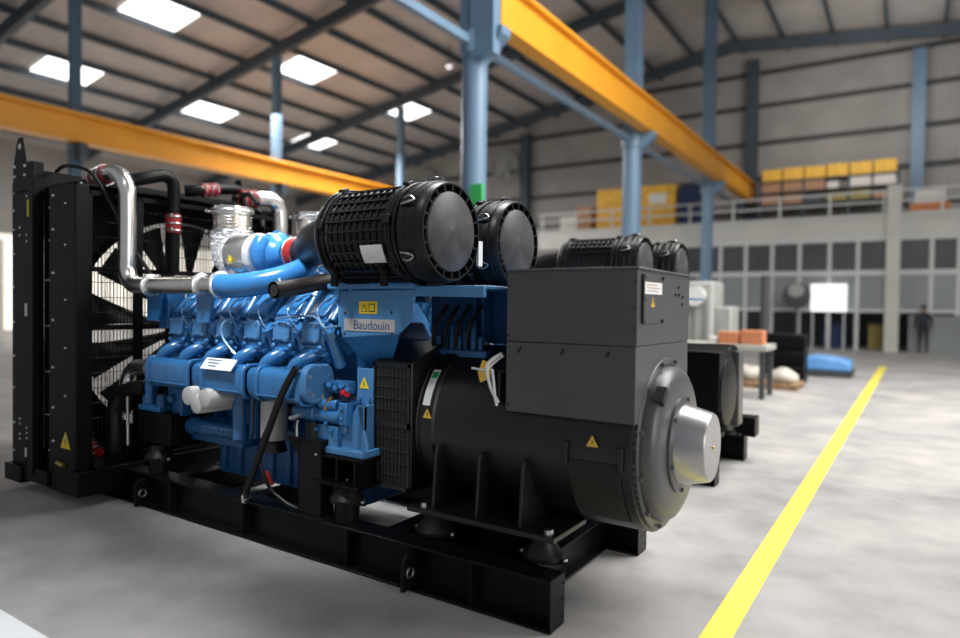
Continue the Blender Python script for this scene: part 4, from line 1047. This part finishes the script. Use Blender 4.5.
# ---- worker behind the glazing front
PX,PY=1.75,25.5
pm=bpy.data.meshes.new('person'); vs=[(0,0,.95),(0,0,1.15),(0,0,1.38),(0,0,1.48),(0,-.01,1.60),
  (.10,0,.92),(.11,-.02,.50),(.11,.02,.07),(.11,-.14,.04),(-.10,0,.92),(-.11,.02,.50),(-.11,.04,.07),(-.11,-.12,.04),
  (.19,0,1.38),(.24,.03,1.12),(.23,-.06,.90),(.22,-.09,.82),(-.19,0,1.38),(-.24,.03,1.12),(-.22,-.08,.92),(-.21,-.12,.84),(0,-.01,1.66)]
es=[(0,1),(1,2),(2,3),(3,4),(0,5),(5,6),(6,7),(7,8),(0,9),(9,10),(10,11),(11,12),(2,13),(13,14),(14,15),(15,16),(2,17),(17,18),(18,19),(19,20),(4,21)]
pm.from_pydata([(PX+a,PY+b,c) for a,b,c in vs],es,[])
po_=bpy.data.objects.new('person',pm); COL.objects.link(po_)
sk=po_.modifiers.new('skin','SKIN'); rr=[.15,.145,.16,.06,.085,.095,.065,.045,.04,.095,.065,.045,.04,.07,.05,.04,.035,.07,.05,.04,.035,.08]
for i,v in enumerate(pm.skin_vertices[0].data): v.radius=(rr[i],rr[i]*.85); v.use_root=(i==0)
ss=po_.modifiers.new('sub','SUBSURF'); ss.levels=2; ss.render_levels=2
dg=bpy.context.evaluated_depsgraph_get(); me=bpy.data.meshes.new_from_object(po_.evaluated_get(dg))
po_.modifiers.clear(); po_.data=me; me.name='person'
me.materials.clear()
for k in ('shirt','trouser','skin'): me.materials.append(K[k])
for p in me.polygons:
    z=p.center.z; p.use_smooth=True
    p.material_index = 2 if z>1.47 or (z<.90 and abs(p.center.x-PX)>.165) else (1 if z<.96 else 0)
tag(po_,'person in dark work clothes standing by the workshop front at the right','person')
MB().sphere((PX,PY+.015,1.66),.098,16,10,(1,1.05,.75)).build('hair','hair',po_)

# ================================================================== LIGHT
w=bpy.data.worlds.new('hall_daylight'); S.world=w; w.use_nodes=True
w.node_tree.nodes['Background'].inputs[0].default_value=(.86,.93,1.,1); w.node_tree.nodes['Background'].inputs[1].default_value=.27
def area(name,loc,target,size,energy,col=(1,1,1),size_y=None):
    l=bpy.data.lights.new(name,'AREA'); l.energy=energy; l.size=size; l.color=col
    if size_y: l.shape='RECTANGLE'; l.size_y=size_y
    o=bpy.data.objects.new(name,l); COL.objects.link(o); o.location=loc
    o.rotation_euler=(V(target)-V(loc)).to_track_quat('-Z','Y').to_euler(); o['kind']='structure'
    return o
area('roof_daylight_right',(5.0,8,9.5),(2.6,7.5,0),7,3100,(1,.98,.95),12)
kl=area('added_engine_key',(-1.8,-1.9,5.3),(-2.1,.55,1.7),.8,27,(.95,.98,1)); kl.data.spread=math.radians(39)  # added narrow key for the engine, from no visible source
ml=area('added_top_beam',(-2.4,2.6,7.5),(-1.8,.6,1.2),2.5,50,(.95,.98,1)); ml.data.spread=math.radians(46)  # added narrow beam onto the set from above and behind
area('added_wall_fill',(0,25,10.5),(0,32,8.5),7,250,(1,.98,.95),3)  # added fill that brightens the back wall
area('added_right_fill',(8.,-1.0,3.0),(0.,.8,1.0),4,230,(1,.97,.93))  # added fill from the open right side, no door stands there
area('roof_daylight_bay',(-21,17,9.),(-21,17,0),8,2500,(1,1,1))

# ================================================================== CAMERA
cam=bpy.data.cameras.new('camera'); co=bpy.data.objects.new('camera',cam); COL.objects.link(co); S.camera=co
yaw,pit,rol=math.radians(33.0479),math.radians(-1.1683),math.radians(.7726)
f=V((-math.sin(yaw)*math.cos(pit),math.cos(yaw)*math.cos(pit),math.sin(pit))); r=V((math.cos(yaw),math.sin(yaw),0)); u=r.cross(f)
r2=r*math.cos(rol)+u*math.sin(rol); u2=-r*math.sin(rol)+u*math.cos(rol)
co.matrix_world=Matrix.Translation((1.3418,-2.6826,1.5)) @ Matrix((r2,u2,-f)).transposed().to_4x4()
cam.sensor_width=36; cam.lens=36*660.76/960; cam.clip_end=200
cam.dof.use_dof=True; cam.dof.focus_distance=3.9; cam.dof.aperture_fstop=.65
S.view_settings.view_transform='Standard'; S.view_settings.look='None'; S.view_settings.gamma=1; S.view_settings.exposure=0
